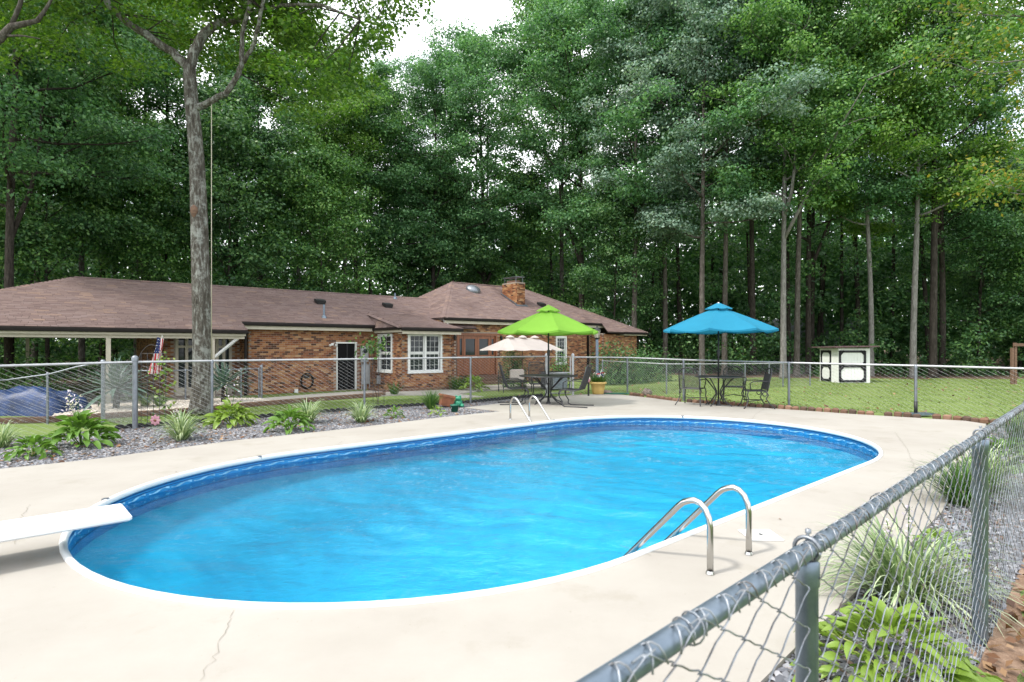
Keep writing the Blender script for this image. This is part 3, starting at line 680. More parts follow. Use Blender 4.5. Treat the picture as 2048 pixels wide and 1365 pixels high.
RP = [(1.9, 18.12, 1.19), (3.89, 19.55, 1.15), (4.91, 16.6, 1.14), (6.97, 14.6, 1.11), (8.98, 12.9, 1.09), (10.85, 11.3, 1.06), (14.5, 8.2, 1.05)]
for k, (x, y, z) in enumerate(RP):
    if k > 0: post(frr, x, y, -.1, z, .03, M['galv'], 'eye')
rail(frr, RP, .022, M['galvpale'])
for k in range(len(RP) - 1):
    a, c = RP[k], RP[k + 1]; chain_mesh('wire_mesh', frr, a[:2], c[:2], -.02, -.02, a[2], c[2], .072, .0025, 3, -.012, ext=.035, seed=20 + k)
x, y, _ = RP[4]; mb = MB(); mb.tube([(x - 6.97, y - 14.6, 0), (x - 6.97, y - 14.6, .30)], .036, 12); mb.build('post_sleeve', M['black'], frr, smooth=True)
mb = MB(); mb.box((x - 6.97, y - 14.6 - .02, .022), (.62, .26, .044)); mb.build('base_plate', M['galvblue'], frr)
gt = thing('fence_gate', 'chain-link gate with pipe frame behind the green umbrella pole', 'gate', (1.5, 18.15, 0))
for x, y in ((1.08, 18.2), (1.9, 18.12)): post(gt, x, y, -.12, 1.26, .04, M['galvpale'], 'dome', 'gate_post')
x0, x1 = 1.16, 1.82; rail(gt, [(x0, 18.19, .06), (x0, 18.19, 1.2), (x1, 18.13, 1.2), (x1, 18.13, .06), (x0, 18.19, .06)], .02, M['galvpale'], 'gate_frame')
rail(gt, [(x0, 18.19, .68), (x1, 18.13, .71)], .016, M['galvpale'], 'brace'); chain_mesh('wire_mesh', gt, (x0, 18.19), (x1, 18.13), .06, .06, 1.18, 1.18, .072, .0025, 3, 0, ext=0)
# second fence beyond the left bed, with a sagging rail
f2 = thing('chain_link_fence', 'leaning chain-link fence with sagging rail in front of the blue tarp', 'fence', (-9.8, 13.9, -.2))
P2 = [(-16.0, 13.7, .62), (-13.4, 13.7, .68), (-12.0, 13.75, .72), (-11.0, 13.8, .86), (-10.4, 13.85, 1.03), (-9.8, 13.9, 1.14)]
rail(f2, P2, .02, M['galv'])
for x, y, z in ((-12.55, 13.75, .66), (-11.05, 13.8, .88)): post(f2, x, y, -.42, z, .026, M['galv'], 'eye')
post(f2, -9.8, 13.9, -.3, 1.18, .045, M['galv'], 'eye', 'corner_post')
for k in range(5):
    a, c = P2[k], P2[k + 1]; chain_mesh('wire_mesh', f2, a[:2], c[:2], -.32, -.3, a[2], c[2], .066, .0021, 3, -.02, ext=.02, seed=40 + k)
chain_mesh('wire_mesh', f2, (-9.8, 13.9), (-6.98, 10.80), -.25, -.05, 1.14, 1.2, .066, .0021, 3, 0, ext=.01, seed=50)
rail(f2, [(-9.8, 13.9, 1.15), (-6.98, 10.8, 1.2)], .018, M['galv'])
# low fence round the carport bed
f3 = thing('chain_link_fence', 'low chain-link fence by the carport and the brick wall, yucca beside it', 'fence', (-9.1, 20.6, -.32))
P3 = [(AT(276, 18.4), 18.4, ZZ(742, 18.4)), (AT(371, 19.3), 19.3, ZZ(741, 19.3)), (AT(482, 20.4), 20.4, ZZ(739, 20.4)), (AT(518, 20.7), 20.7, ZZ(738, 20.7))]
rail(f3, P3, .02, M['galv'])
for x, y, z in P3[1:]: post(f3, x, y, -.4, z + .02, .028, M['galv'], 'eye')
post(f3, P3[3][0] + .09, P3[3][1], -.4, P3[3][2] + .1, .04, M['galv'], 'dome')
for k in range(3):
    a, c = P3[k], P3[k + 1]; chain_mesh('wire_mesh', f3, a[:2], c[:2], -.32, -.32, a[2], c[2], .072, .002, 3, 0, ext=.01, seed=60 + k)
# dog-run fence on the right lawn
f4 = thing('chain_link_fence', 'thin chain-link run out on the right lawn, between blue umbrella and shed', 'fence', (9, 26, -.3))
def g4(px, yb): Y = FPX * 1.82 / (yb - YH); return (AT(px, Y), Y)
P4 = [g4(1205, 778), g4(1333, 789), g4(1400, 783), g4(1490, 778), g4(1538, 776), g4(1566, 774), g4(1620, 772)]
ZT4 = [ZZ(722, P4[0][1]), ZZ(728.5, P4[1][1]), ZZ(728.5, P4[2][1]), ZZ(728, P4[3][1]), ZZ(727.5, P4[4][1]), ZZ(727.5, P4[5][1]), ZZ(727, P4[6][1])]
rail(f4, [(x, y, z) for (x, y), z in zip(P4[1:], ZT4[1:])], .02, M['galvpale']); rail(f4, [(*P4[0], ZT4[0]), (*P4[1], ZT4[1])], .02, M['galvpale'])
for (x, y), z in zip(P4, ZT4): post(f4, x, y, -.42, z + .02, .03, M['galv'], 'eye')
for k in range(6): chain_mesh('wire_mesh', f4, P4[k], P4[k + 1], -.32, -.32, ZT4[k], ZT4[k + 1], .075, .0022, 3, 0, ext=.01, seed=70 + k)
# near fence: heavy rail, looped wires seen from a step away
fn = thing('near_chain_link_fence', 'close chain-link fence with blue-grey top rail crossing the lower right corner', 'fence', (.66, 1.29, 0))
ZR = 1.05
rail(fn, [(*NF(l), ZR - .004 * math.sin(l * 1.3)) for l in np.arange(-3.2, 14.3, .3)], .0195, M['galvblue'], n=14)
for k, l in enumerate((-2.44, 0, 2.44, 4.9, 7.35, 9.8, 12.2, 14.25)):
    x, y = NF(l, -.004); r = .034 if k == 2 else .0235
    mb = MB(); mb.lathe([(r, 0), (r, 1.17), (r * 1.12, 1.172), (r * 1.12, 1.222), (r * .9, 1.228)], (x - .66, y - 1.29, -.2), 16)
    po = mb.build('post', M['galvblue'], fn, smooth=True)
    mb = MB(); mb.tube([(x - .66 + ND[0] * .028 * math.cos(a) * 0 + NNv[0] * .027 * math.cos(a) - ND[0] * .0, y - 1.29 + NNv[1] * .027 * math.cos(a), ZR + .027 * math.sin(a)) for a in np.linspace(0, 6.28, 18)], .0045, 6)
    mb.tube([(x - .66, y - 1.29, ZR + .018), (x - .66 + .003, y - 1.29, ZR + .042)], .0035, 6); mb.lathe([(.007, 0), (.007, .008), (.003, .01)], (x - .66 + .003, y - 1.29, ZR + .036), 6)
    mb.build('rail_clamp', M['galv'], po, smooth=True)
for k in range(6):
    a_, c_ = (-3.2, -.02), (0, 0)
la = [-3.0, 0, 2.44, 4.9, 9.8, 14.2]
for k in range(5):
    chain_mesh('wire_mesh', fn, NF(la[k]), NF(la[k + 1]), -.17, -.17, ZR, ZR, .077, .00185, 5 if k < 3 else 3, .024, ext=.028, round_=True, seed=80 + k, wavy=.012)
# twisted wire ends hooked over the rail, and a few tie wires
mb = MB()
for i in range(-30, 150):
    l = i * .077 + .0385
    for s, ph in ((1, 0), (-1, .6)):
        pts = []
        for t_ in np.linspace(0, 1, 7):
            a = math.pi * (.05 + .9 * t_) ; pts.append((*NF(l + s * (.020 * (1 - t_) - .012 * t_), .026 * math.cos(a * .8) + .002), ZR - .008 + .036 * math.sin(a)))
        mb.tube([(p[0] - .66, p[1] - 1.29, p[2]) for p in pts], .00185, 5)
mb.build('wire_knuckles', M['wirenear'], fn, smooth=True)
for l in (.55, 1.1, 1.75, 3.1, -.55):
    mb = MB(); mb.tube([(NF(l + .002 * i, .0245 * math.cos(a))[0] - .66, NF(l + .002 * i, .0245 * math.cos(a))[1] - 1.29, ZR + .0235 * math.sin(a)) for i, a in enumerate(np.linspace(0, 9, 22))], .0016, 5); mb.build('tie_wire', M['wirenear'], fn, smooth=True)

# ------------------------------------------------------------------ the house (local axes: x along the front, y to the back)
TH = R(39.6); HP = np.array([-10.04, 22.1]); HU = np.array([math.cos(TH), math.sin(TH)]); HN = np.array([-math.sin(TH), math.cos(TH)])
def TX(px, off): K = (px - 1024) / FPX; q = HP + HN * off; return (K * q[1] - q[0]) / (HU[0] - K * HU[1])
def HW(t, off, z): q = HP + HU * t + HN * off; return (q[0], q[1], z)
def TZ(px, py, off): Y = HW(TX(px, off), off, 0)[1]; return ZZ(py, Y)
house = thing('brick_house', 'long single-storey brick ranch house with brown shingle roof and carport', 'house', (HP[0], HP[1], 0), TH)
ZB = -.33
bricks = []                                  # (distance, x, y, z, rot) of every brick; the nearest become parts of their own
bk = MB(); bk.bbox((0, 0, 0), (.199, .03, .066), .004); bmesh_ = MB(); bmesh_.box((0, 0, 0), (.199, .03, .066)); brick_me = bmesh_.mesh('brick', M['brick'])
def wall(p0, p1, z0, z1, openings, outward, base=True):
    """p0, p1: local ends of the outer face; openings: (d0, d1, z0, z1) measured along it; bricks stand 8 mm proud of the mortar"""
    p0 = np.array(p0, float); p1 = np.array(p1, float); L = np.linalg.norm(p1 - p0); e = (p1 - p0) / L; o = np.array(outward, float); a = math.atan2(e[1], e[0])
    k = MB(); M_ = Matrix.Rotation(a, 3, 'Z'); xs_ = sorted({0, L, *[v for q in openings for v in q[:2]]})
    for xa, xb in zip(xs_[:-1], xs_[1:]):
        holes = sorted([(q[2], q[3]) for q in openings if q[0] < (xa + xb) / 2 < q[1]]); z = z0
        for h0, h1 in holes + [(z1, z1)]:
            if h0 > z + .01:
                c = p0 + e * (xa + xb) / 2 - o * .1; k.box((c[0], c[1], (z + h0) / 2), (xb - xa, .2, h0 - z), M_)
            z = h1
    k.build('wall', M['mortar'], house)
    r = 0; z = z0 + .036
    while z < z1 - .02:
        d = .1 if r % 2 else -.005
        while d < L:
            c = d + .1
            if c + .06 < L + .05 and not any(q[0] - .075 < c < q[1] + .075 and q[2] - .03 < z < q[3] + .03 for q in openings):
                P = p0 + e * c + o * (.008 - .015 + rng.normal() * .0012); W = HW(P[0], P[1], z); bricks.append((W[0] ** 2 + W[1] ** 2, P[0], P[1], z, a + rng.normal() * .006))
            d += .21
        r += 1; z += .0762
def window(c0, c1, z0, z1, p0, e, o, sash=2, cols=3, rows=(3, 3), lab=None):
    """a double-hung unit set into an opening of the wall that starts at p0; sash: number of units side by side"""
    p0 = np.array(p0, float); e = np.array(e, float); o = np.array(o, float); a = math.atan2(e[1], e[0]); Mr = Matrix.Rotation(a, 3, 'Z')
    def put(k, d, z, w_, h_, dep, out_): c = p0 + e * d + o * out_; k.box((c[0], c[1], z), (w_, dep, h_), Mr)
    fr_ = MB(); T = .085
    put(fr_, (c0 + c1) / 2, z1 + T / 2 - .02, c1 - c0 + .12, T + .02, .09, .0); put(fr_, (c0 + c1) / 2, z0 - T / 2 + .015, c1 - c0 + .16, T + .02, .13, .02)
    put(fr_, c0 - T / 2 + .02, (z0 + z1) / 2, T, z1 - z0 - .01, .085, .002); put(fr_, c1 + T / 2 - .02, (z0 + z1) / 2, T, z1 - z0 - .01, .085, .002)
    wn = fr_.build('window', M['white'], house)
    uw = (c1 - c0) / sash
    for s in range(sash):
        a0, a1 = c0 + s * uw, c0 + (s + 1) * uw
        if s:
            k = MB(); put(k, a0, (z0 + z1) / 2, .085, z1 - z0 - .012, .08, .004); k.build('mullion', M['white'], wn)
        zm = (z0 + z1) / 2
        for (b0, b1, od, nr) in ((zm, z1, -.03, rows[0]), (z0, zm, -.05, rows[1])):
            k = MB(); w2 = a1 - a0 - .085
            ca = (a0 + a1) / 2
            put(k, ca, b1 - .03, w2, .05, .035, od); put(k, ca, b0 + .03, w2, .05, .035, od); put(k, ca - w2 / 2 + .02, (b0 + b1) / 2, .042, b1 - b0 - .105, .033, od); put(k, ca + w2 / 2 - .02, (b0 + b1) / 2, .042, b1 - b0 - .105, .033, od)
            for q in range(1, cols): put(k, ca - w2 / 2 + w2 * q / cols, (b0 + b1) / 2, .011, b1 - b0 - .1, .012, od - .004)
            for q in range(1, nr): put(k, ca, b0 + (b1 - b0) * q / nr, w2 - .08, .011, .011, od - .004)
            k.build('sash', M['white'], wn)
            k = MB(); put(k, ca, (b0 + b1) / 2, w2 - .06, b1 - b0 - .07, .01, od - .02); k.build('pane', M['glass'], wn)
    return wn
# section A: wall left of the projecting bay, with the dark screen door
d0, d1 = TX(673, 0), TX(711, 0)
wall((.0, 0), (5.25, 0), ZB, 2.28, [(d0, d1, ZB + .03, 1.70)], (0, -1))
mb = MB(); mb.box(((d0 + d1) / 2, .03, .685), (d1 - d0 - .08, .04, 1.94)); dr = mb.build('door', M['screen'], house)
mb = MB(); mb.box(((d0 + d1) / 2 + .05, .004, .685), (.035, .012, 1.9)); mb.build('door_stile', M['black'], dr)
mb = MB(); mb.box(((d0 + d1) / 2, -.02, 1.69), (d1 - d0 + .10, .1, .06)); mb.box((d1 - .01, -.02, .68), (.055, .1, 1.95)); mb.box((d0 + .012, -.012, .68), (.04, .06, 1.95)); mb.build('door_frame', M['white'], house)
# projecting bay
BF = -2.4; bl, br = 5.25, TX(902, BF)
wall((bl, 0), (bl, BF), ZB, 2.12, [(.36, 1.52, .50, 2.03)], (-1, 0)); window(.36, 1.52, .50, 2.0, (bl, 0), (0, -1), (-1, 0), 1, 2)
w0, w1 = TX(818, BF) - bl, TX(881, BF) - bl
wall((bl, BF), (br, BF), ZB, 2.12, [(w0, w1, .50, 2.05)], (0, -1)); window(w0, w1, .50, 2.02, (bl, BF), (1, 0), (0, -1), 2, 3)
wall((br, BF), (br, 0), ZB, 2.12, [], (1, 0))
# middle section with the wooden french doors, and right section
f0, f1 = TX(913, 0), TX(994, 0); g0, g1 = TX(1113, 0), TX(1131, 0)
wall((br, 0), (19, 0), ZB, 2.78, [(f0 - br, f1 - br, ZB + .4, 2.2), (g0 - br, g1 - br, .6, 2.08)], (0, -1))
window(g0 - br, g1 - br, .6, 2.05, (br, 0), (1, 0), (0, -1), 1, 3, (3, 3))
wall((19, 0), (19, -1), ZB, 2.3, [], (-1, 0)); re_ = TX(1274, -1); wall((19, -1), (re_, -1), ZB, 2.25, [], (0, -1)); wall((re_, -1), (re_, 8.8), ZB, 2.25, [], (1, 0))
fd = MB(); zc = (ZB + .4 + 2.2) / 2; hh_ = 2.2 - ZB - .4
for x in (f0 + .06, f1 - .06): fd.box((x, .02, zc), (.12, .14, hh_))
fd.box(((f0 + f1) / 2, .02, 2.14), (f1 - f0 - .24, .139, .12)); fdo = fd.build('french_door', M['wood'], house)
sp = [f0 + .12, f0 + .42, (f0 + f1) / 2, f1 - .42, f1 - .12]
for xa, xb in zip(sp[:-1], sp[1:]):
    k = MB(); st_ = .07 if xb - xa < .4 else .12
    k.box((xa + st_ / 2 + .006, .04, zc - .06), (st_, .05, hh_ - .13)); k.box((xb - st_ / 2 - .006, .04, zc - .06), (st_, .05, hh_ - .13)); cx = (xa + xb) / 2; iw = xb - xa - 2 * st_ - .012
    k.box((cx, .04, 2.0), (iw, .049, .16)); k.box((cx, .04, .62), (iw, .049, .98)); k.build('door_leaf', M['wood'], fdo)
    k = MB(); k.box((cx, .05, 1.52), (iw, .012, .82)); k.build('pane', M['glass'], fdo)
for n_, (dp, zt) in enumerate(((1.05, -.17), (.70, -.02), (.35, .10))):
    mb = MB(); mb.box(((f0 + f1) / 2 + .2, -dp / 2, (ZB + zt) / 2), (2.7 - n_ * .25, dp, zt - ZB)); mb.build('step', M['timber'], house)
# porch wall at the back of the carport with two glazed doors
PO = 1.2
wall((-2.6, PO), (0, PO), ZB, 2.1, [(.35, 1.1, ZB, 1.95), (1.72, 2.3, ZB, 1.95)], (0, -1)); wall((0, PO), (0, 0), ZB, 2.28, [], (-1, 0)); wall((-2.6, 8.6), (-2.6, PO), ZB, 2.1, [], (-1, 0))
for xa, xb in ((-2.25, -1.5), (-.88, -.30)):
    k = MB(); cx = (xa + xb) / 2
    for x in (xa + .05, xb - .05, cx): k.box((x, PO + .0, .78), (.10, .09, 2.2))
    k.box((cx, PO, 1.90), (xb - xa, .1, .1)); k.box((cx, PO, 1.52), (xb - xa, .1, .09)); k.box((cx, PO, -.16), (xb - xa, .1, .3)); gd = k.build('glazed_door', M['beige'], house)
    for s in (-1, 1):
        k = MB(); k.box((cx + s * (xb - xa) / 4, PO + .02, .8), ((xb - xa) / 2 - .12, .02, 2.0)); k.build('pane', M['glass'], gd)
# back walls, ceiling and slab close the shell
mb = MB(); mb.box((8.7, 8.7, 1.0), (22.6, .2, 2.5)); mb.box((9.9, 4.3, ZB - .02), (25, 8.6, .06)); mb.build('back_wall', M['mortar'], house)
mb = MB(); mb.box((2.6, 4.4, 2.24), (5.2, 8.4, .05)); mb.box((14.0, 4.4, 2.35), (11, 8.5, .05)); mb.box((6.5, -1.1, 2.14), (2.2, 2.3, .03)); mb.build('ceiling', M['beige'], house)
# carport floor, beam, posts, brace
mb = MB(); mb.box((-6.5, 3.6, ZB - .03), (7.6, 9.4, .08)); mb.build('carport_slab', M['deck'], house)
cb1 = TX(488, -1.1); mb = MB(); mb.box(((-10.2 + cb1) / 2, -1.1, 1.94), (cb1 + 10.2, .14, .28)); mb.build('carport_beam', M['beige'], house)
for px in (216.5, 425):
    x = TX(px, -1.1); mb = MB(); mb.box((x, -1.1, (1.798 + ZB) / 2), (.125, .12, 1.796 - ZB)); mb.build('carport_post', M['beige'], house)
x0 = TX(425, -1.1); mb = MB(); mb.tube([(x0 + .06, -1.11, 1.15), (TX(484, -1.1), -1.11, 1.95)], .055, 4); mb.build('brace', M['white'], house)
mb = MB(); x = TX(476, .0); mb.box((-.12, -.06, (ZB + 2.2) / 2), (.09, .08, 2.2 - ZB)); mb.build('downspout', M['gutter'], house)
for px, of in ((1176, 0), (1276, -1)):
    x = TX(px, of - .06); mb = MB(); mb.box((x, of - .06, .95), (.10, .09, 2.5)); mb.build('downspout', M['gutter'], house)
# carport back beam and far posts
mb = MB(); mb.box((-6.4, 8.3, 2.0), (7.6, .14, .2)); [mb.box((x, 8.3, .78), (.12, .12, 2.2)) for x in (-10, -6.5)]; mb.build('carport_rear_frame', M['beige'], house)

# roofs
shingles = []
def roof(poly, nm='roof', dz=.07, shingled=True):
    k = MB(); k.slab(poly, dz); rf = k.build(nm, M['roofdeck'], house)
    if not shingled: return rf
    P = [Vector(p) for p in poly]; nrm = (P[1] - P[0]).cross(P[2] - P[0]).normalized(); nrm = -nrm if nrm.z < 0 else nrm
    e = nrm.cross(Vector((0, 0, 1))); e = e.normalized() * -1 if e.length > .01 else Vector((1, 0, 0))
    up = nrm.cross(e); up = -up if up.z < 0 else up
    if e.cross(up).dot(nrm) < 0: e = -e
    Q = [((p - P[0]).dot(e), (p - P[0]).dot(up)) for p in P]
    lo = min(q[1] for q in Q); hi = max(q[1] for q in Q); bq = lo - .02; row = 0; ex = .135
    rot = Matrix((e, up, nrm)).transposed()
    while bq < hi - .01:
        bm2 = min(max(bq + ex * .5, lo + .002), hi - .002); X = []
        for i in range(len(Q)):
            (xa, ya), (xb, yb) = Q[i], Q[(i + 1) % len(Q)]
            if (ya - bm2) * (yb - bm2) < 0: X.append(xa + (xb - xa) * (bm2 - ya) / (yb - ya))
        if len(X) >= 2:
            x0_, x1_ = min(X) - .02, max(X) + .02; x = x0_ - random.random() * .3
            while x < x1_:
                w_ = .30 * random.choice((.6, 1, 1, 1.25)); a, c = max(x, x0_), min(x + w_, x1_)
                if c - a > .03:
                    c3 = P[0] + e * ((a + c) / 2) + up * (bq + ex * .56) + nrm * (.012 + random.random() * .004); W = HW(c3.x, c3.y, c3.z)
                    shingles.append((W[0] ** 2 + W[1] ** 2, c3, rot, c - a - .006))
                x += w_
        bq += ex; row += 1
    return rf
pm = .374; zr = 4.17
tcp = -.39
def zm(off): return 2.45 + pm * (off + .4)
roof([(-10.58, -1.3, zm(-1.3)), (tcp, -1.3, zm(-1.3)), (tcp, -.4, zm(-.4)), (tcp, 4.2, zr), (-5.08, 4.2, zr)])
roof([(tcp, -.4, zm(-.4)), (10.45, -.4, zm(-.4)), (10.45, 4.2, zr), (tcp, 4.2, zr)])
roof([(-10.58, 9.7, zm(-1.3)), (-10.58, -1.3, zm(-1.3)), (-5.08, 4.2, zr)])
roof([(10.45, 9.7, zm(-1.3)), (-10.58, 9.7, zm(-1.3)), (-5.08, 4.2, zr), (10.45, 4.2, zr)], shingled=False)
# bay roof: a shallow plane running out over the bay
ze = 2.30; pf = (zm(1.2) - ze) / 4.0
roof([(5.0, -2.8, ze), (br + .35, -2.8, ze), (br + .35, 1.15, ze + pf * 3.95), (5.45, 1.15, ze + pf * 3.95 + .004)], dz=.06)
roof([(5.0, -.42, ze + .02), (5.0, -2.8, ze), (5.45, 1.15, ze + pf * 3.95)], dz=.05)
# tall middle hip and its lower right wing
c0x = 8.58; ez = 2.91; az = 5.18; ax0, ax1 = c0x + 3.35, 17.03; s2 = (az - ez) / 4.4
rc = 22.65; rz_ = ez - s2 * 1.0
roof([(c0x, -.4, ez), (19.6, -.4, ez), (ax1 + (19.6 - ax1) * .0 + .0, 4.0, az), (ax0, 4.0, az)])
roof([(19.6, -.4, ez), (19.0, -1.4, rz_), (rc, -1.4, rz_), (ax1, 4.0, az)][0:1] + [(19.0, -1.4, rz_), (rc, -1.4, rz_), (ax1, 4.0, az)])
roof([(c0x, 8.4, ez), (c0x, -.4, ez), (ax0, 4.0, az)]); roof([(rc, -1.4, rz_), (rc, 9.4, rz_), (ax1, 4.0, az)])
roof([(rc, 9.4, rz_), (c0x, 8.4, ez), (ax0, 4.0, az), (ax1, 4.0, az)], shingled=False)
mb = MB(); mb.box((c0x + .2, -.32, 2.55), (.05, .1, .55)); mb.box((c0x + .23, 1.0, 2.7), (.06, 2.7, .3)); mb.build('gable_board', M['white'], house)
def ridge_cap(a, b_):
    a, b_ = Vector(a), Vector(b_); L = (b_ - a).length; d = (b_ - a) / L; n_ = int(L / .3); k = MB(); s = d.cross(Vector((0, 0, 1))).normalized(); u = s.cross(d)
    for i in range(n_):
        p, q = a + d * (i * .3), a + d * (i * .3 + .31); h = .028 + .006 * (i % 2)
        k.add([p - s * .15 - u * .02, p + u * h, p + s * .15 - u * .02, q - s * .15 - u * .02, q + u * h, q + s * .15 - u * .02], [(0, 1, 4, 3), (1, 2, 5, 4), (0, 2, 1), (3, 4, 5)])
    k.build('ridge_cap', M['shingle'], house)
ridge_cap((-5.08, 4.2, zr), (10.4, 4.2, zr)); ridge_cap((-10.58, -1.3, zm(-1.3)), (-5.08, 4.2, zr)); ridge_cap((ax0, 4, az), (ax1, 4, az)); ridge_cap((c0x, -.4, ez), (ax0, 4, az)); ridge_cap((rc, -1.4, rz_), (ax1, 4, az)); ridge_cap((5.0, -2.8, ze), (5.45, 1.15, ze + pf * 3.95))
# fascia boards, soffits and gutters
def eave(x0_, x1_, off, z, hf=.2, wall_off=None):
    k = MB(); k.box(((x0_ + x1_) / 2, off + .03, z - .07 - hf / 2), (x1_ - x0_ - .1, .03, hf)); k.build('fascia', M['beige'], house)
    k = MB(); k.bbox(((x0_ + x1_) / 2, off - .04, z - .075), (x1_ - x0_ + .04, .10, .12), .02); k.build('gutter', M['gutter'], house)
    if wall_off is not None: k = MB(); k.box(((x0_ + x1_) / 2, (off + wall_off) / 2 + .03, z - .07 - hf + .02), (x1_ - x0_ - .12, wall_off - off - .04, .02)); k.build('soffit', M['beige'], house)
eave(-10.55, tcp, -1.3, zm(-1.3), .14, -.4); eave(tcp, 5.0, -.4, zm(-.4), .2, 0); eave(5.0, br + .32, -2.8, ze, .19, BF); eave(c0x, 20.4, -.4, ez, .2, 0); eave(20.4, rc, -1.4, rz_, .12, -1)
mb = MB(); mb.box((5.03, -1.55, ze - .1), (.03, 2.4, .18)); mb.build('fascia', M['beige'], house)
mb = MB(); mb.box((4.96, -1.58, ze - .035), (.09, 2.4, .11)); mb.build('gutter', M['gutter'], house)
# shingles and bricks: the 300 nearest of each are parts, the rest one mesh each
shingles.sort(key=lambda q: q[0]); bricks.sort(key=lambda q: q[0])
def shingle_shape(L): k = MB(); k.box((0, 0, 0), (L, .15, .010)); return k
sm_cache = {}
rest = MB()
tiltM = Matrix.Rotation(R(2.2), 3, 'X')
for i, (d, c, rot, L) in enumerate(shingles):
    if i < 300:
        key = round(L, 2)
        if key not in sm_cache: sm_cache[key] = shingle_shape(key).mesh('shingle', M['shingle'])
        o = link('shingle', sm_cache[key], house); o.matrix_local = Matrix.Translation(c) @ (rot @ tiltM.inverted()).to_4x4()
    else: rest.box(c, (L, .15, .010), rot @ tiltM.inverted())
rest.build('shingles', M['shingle'], house, kind='stuff')
rest = MB()
for i, (d, x, y, z, a) in enumerate(bricks):
    if i < 300: o = link('brick', brick_me, house); o.location = (x, y, z); o.rotation_euler = (0, 0, a)
    else: rest.box((x, y, z), (.199, .03, .066), Matrix.Rotation(a, 3, 'Z'))
# chimney on the front slope of the middle hip
def slope_at(px, py):                        # point of the front middle slope under a pixel
    best = None
    for o_ in np.arange(-.4, 4.0, .02):
        z = ez + s2 * (o_ + .4); t_ = TX(px, o_); Y = HW(t_, o_, 0)[1]; e_ = abs(ZZ(py, Y) - z)
        if best is None or e_ < best[0]: best = (e_, t_, o_, z)
    return best[1:]
ct, co, cz = slope_at(1034, 611); cw, cd = .58, 1.3; ctop = TZ(1034, 566, co)
mb = MB(); mb.box((ct + cw / 2, co + cd / 2, (ctop + cz - .4) / 2), (cw - .012, cd - .012, ctop - cz + .4)); ch = mb.build('chimney', M['mortar'], house)
cbr = MB()
z = cz - .1; r = 0
while z < ctop - .01:
    out_ = .012 if z > ctop - .2 else 0
    for (ax_, Lw) in ((0, cd), (1, cw)):
        d = -.1 * (r % 2)
        while d < Lw:
            a_, b2 = max(0, d), min(Lw, d + .198)
            if b2 - a_ > .04:
                if ax_ == 0: cbr.box((ct - out_, co + (a_ + b2) / 2, z), (.026, b2 - a_, .066))
                else: cbr.box((ct + (a_ + b2) / 2, co - out_, z), (b2 - a_, .026, .066))
            d += .208
    r += 1; z += .0762
cbr.build('chimney_bricks', M['brick'], ch, kind='stuff')
mb = MB(); mb.box((ct + cw / 2, co + cd / 2, ctop + .02), (cw + .03, cd + .03, .05)); mb.build('chimney_crown', M['mortar'], ch)
mb = MB(); mb.box((ct + cw / 2, co + cd / 2, ctop + .12), (cw * .6, cd * .62, .16)); mb.build('flue', M['timber'], ch)
mb = MB(); mb.box((ct + cw / 2, co + cd / 2, ctop + .36), (cw * 1.05, cd * .95, .025)); [mb.box((ct + cw / 2 + sx * cw * .42, co + cd / 2 + sy * cd * .38, ctop + .2), (.03, .03, .31)) for sx in (-1, 1) for sy in (-1, 1)]; mb.build('chimney_cap', M['galv'], ch)
mb = MB(); mb.slab([(ct - .14, co - .16, cz - .02), (ct + cw + .12, co - .16, cz - .02), (ct + cw + .12, co + .02, cz + .07), (ct - .14, co + .02, cz + .07)], .02); mb.slab([(ct - .14, co - .16, cz - .0), (ct, co - .16, cz - .0), (ct, co + cd, cz + .03 + s2 * (cd + .1)), (ct - .14, co + cd, cz + .03 + s2 * (cd + .1))], .02); mb.build('flashing', M['galvblue'], ch)
rest.build('bricks', M['brick'], house, kind='stuff')
# roof vents and pipes
def main_at(px, py):
    best = None
    for o_ in np.arange(-.4, 4.2, .02):
        z = zm(o_); t_ = TX(px, o_); Y = HW(t_, o_, 0)[1]; e_ = abs(ZZ(py, Y) - z)
        if best is None or e_ < best[0]: best = (e_, t_, o_, z)
    return best[1:]
for fn_, px, py in ((main_at, 640, 608), (main_at, 775, 615), (slope_at, 1083, 613)):
    t_, o_, z = fn_(px, py); mb = MB(); sl_ = pm if fn_ is main_at else s2; Mt = Matrix.Rotation(math.atan(sl_) * .75, 3, 'X'); mb.box((t_, o_, z + .13), (.42, .36, .12), Mt); mb.box((t_, o_ - .02, z + .04), (.36, .3, .16), Mt); mb.build('roof_vent', M['black'], house)
for fn_, px, py, h in ((main_at, 648, 636, .55), (main_at, 790, 598, .3)):
    t_, o_, z = fn_(px, py); mb = MB(); mb.lathe([(.16, -.06), (.07, .09), (.045, .10), (.045, h), (.0, h)], (t_, o_, z), 10); mb.build('vent_pipe', M['galvblue'], house)
t_, o_, z = slope_at(946, 582); mb = MB(); Mt = Matrix.Rotation(math.atan(s2), 3, 'X')
k = MB(); k.lathe([(.42, 0), (.42, .08), (.36, .17), (.22, .24), (.0, .26)], (0, 0, 0), 16); mb.add([tuple((Mt @ Vector(p)) + Vector((t_, o_, z + .03))) for p in k.v], k.f); mb.build('roof_dome', M['galv'], house, smooth=True)

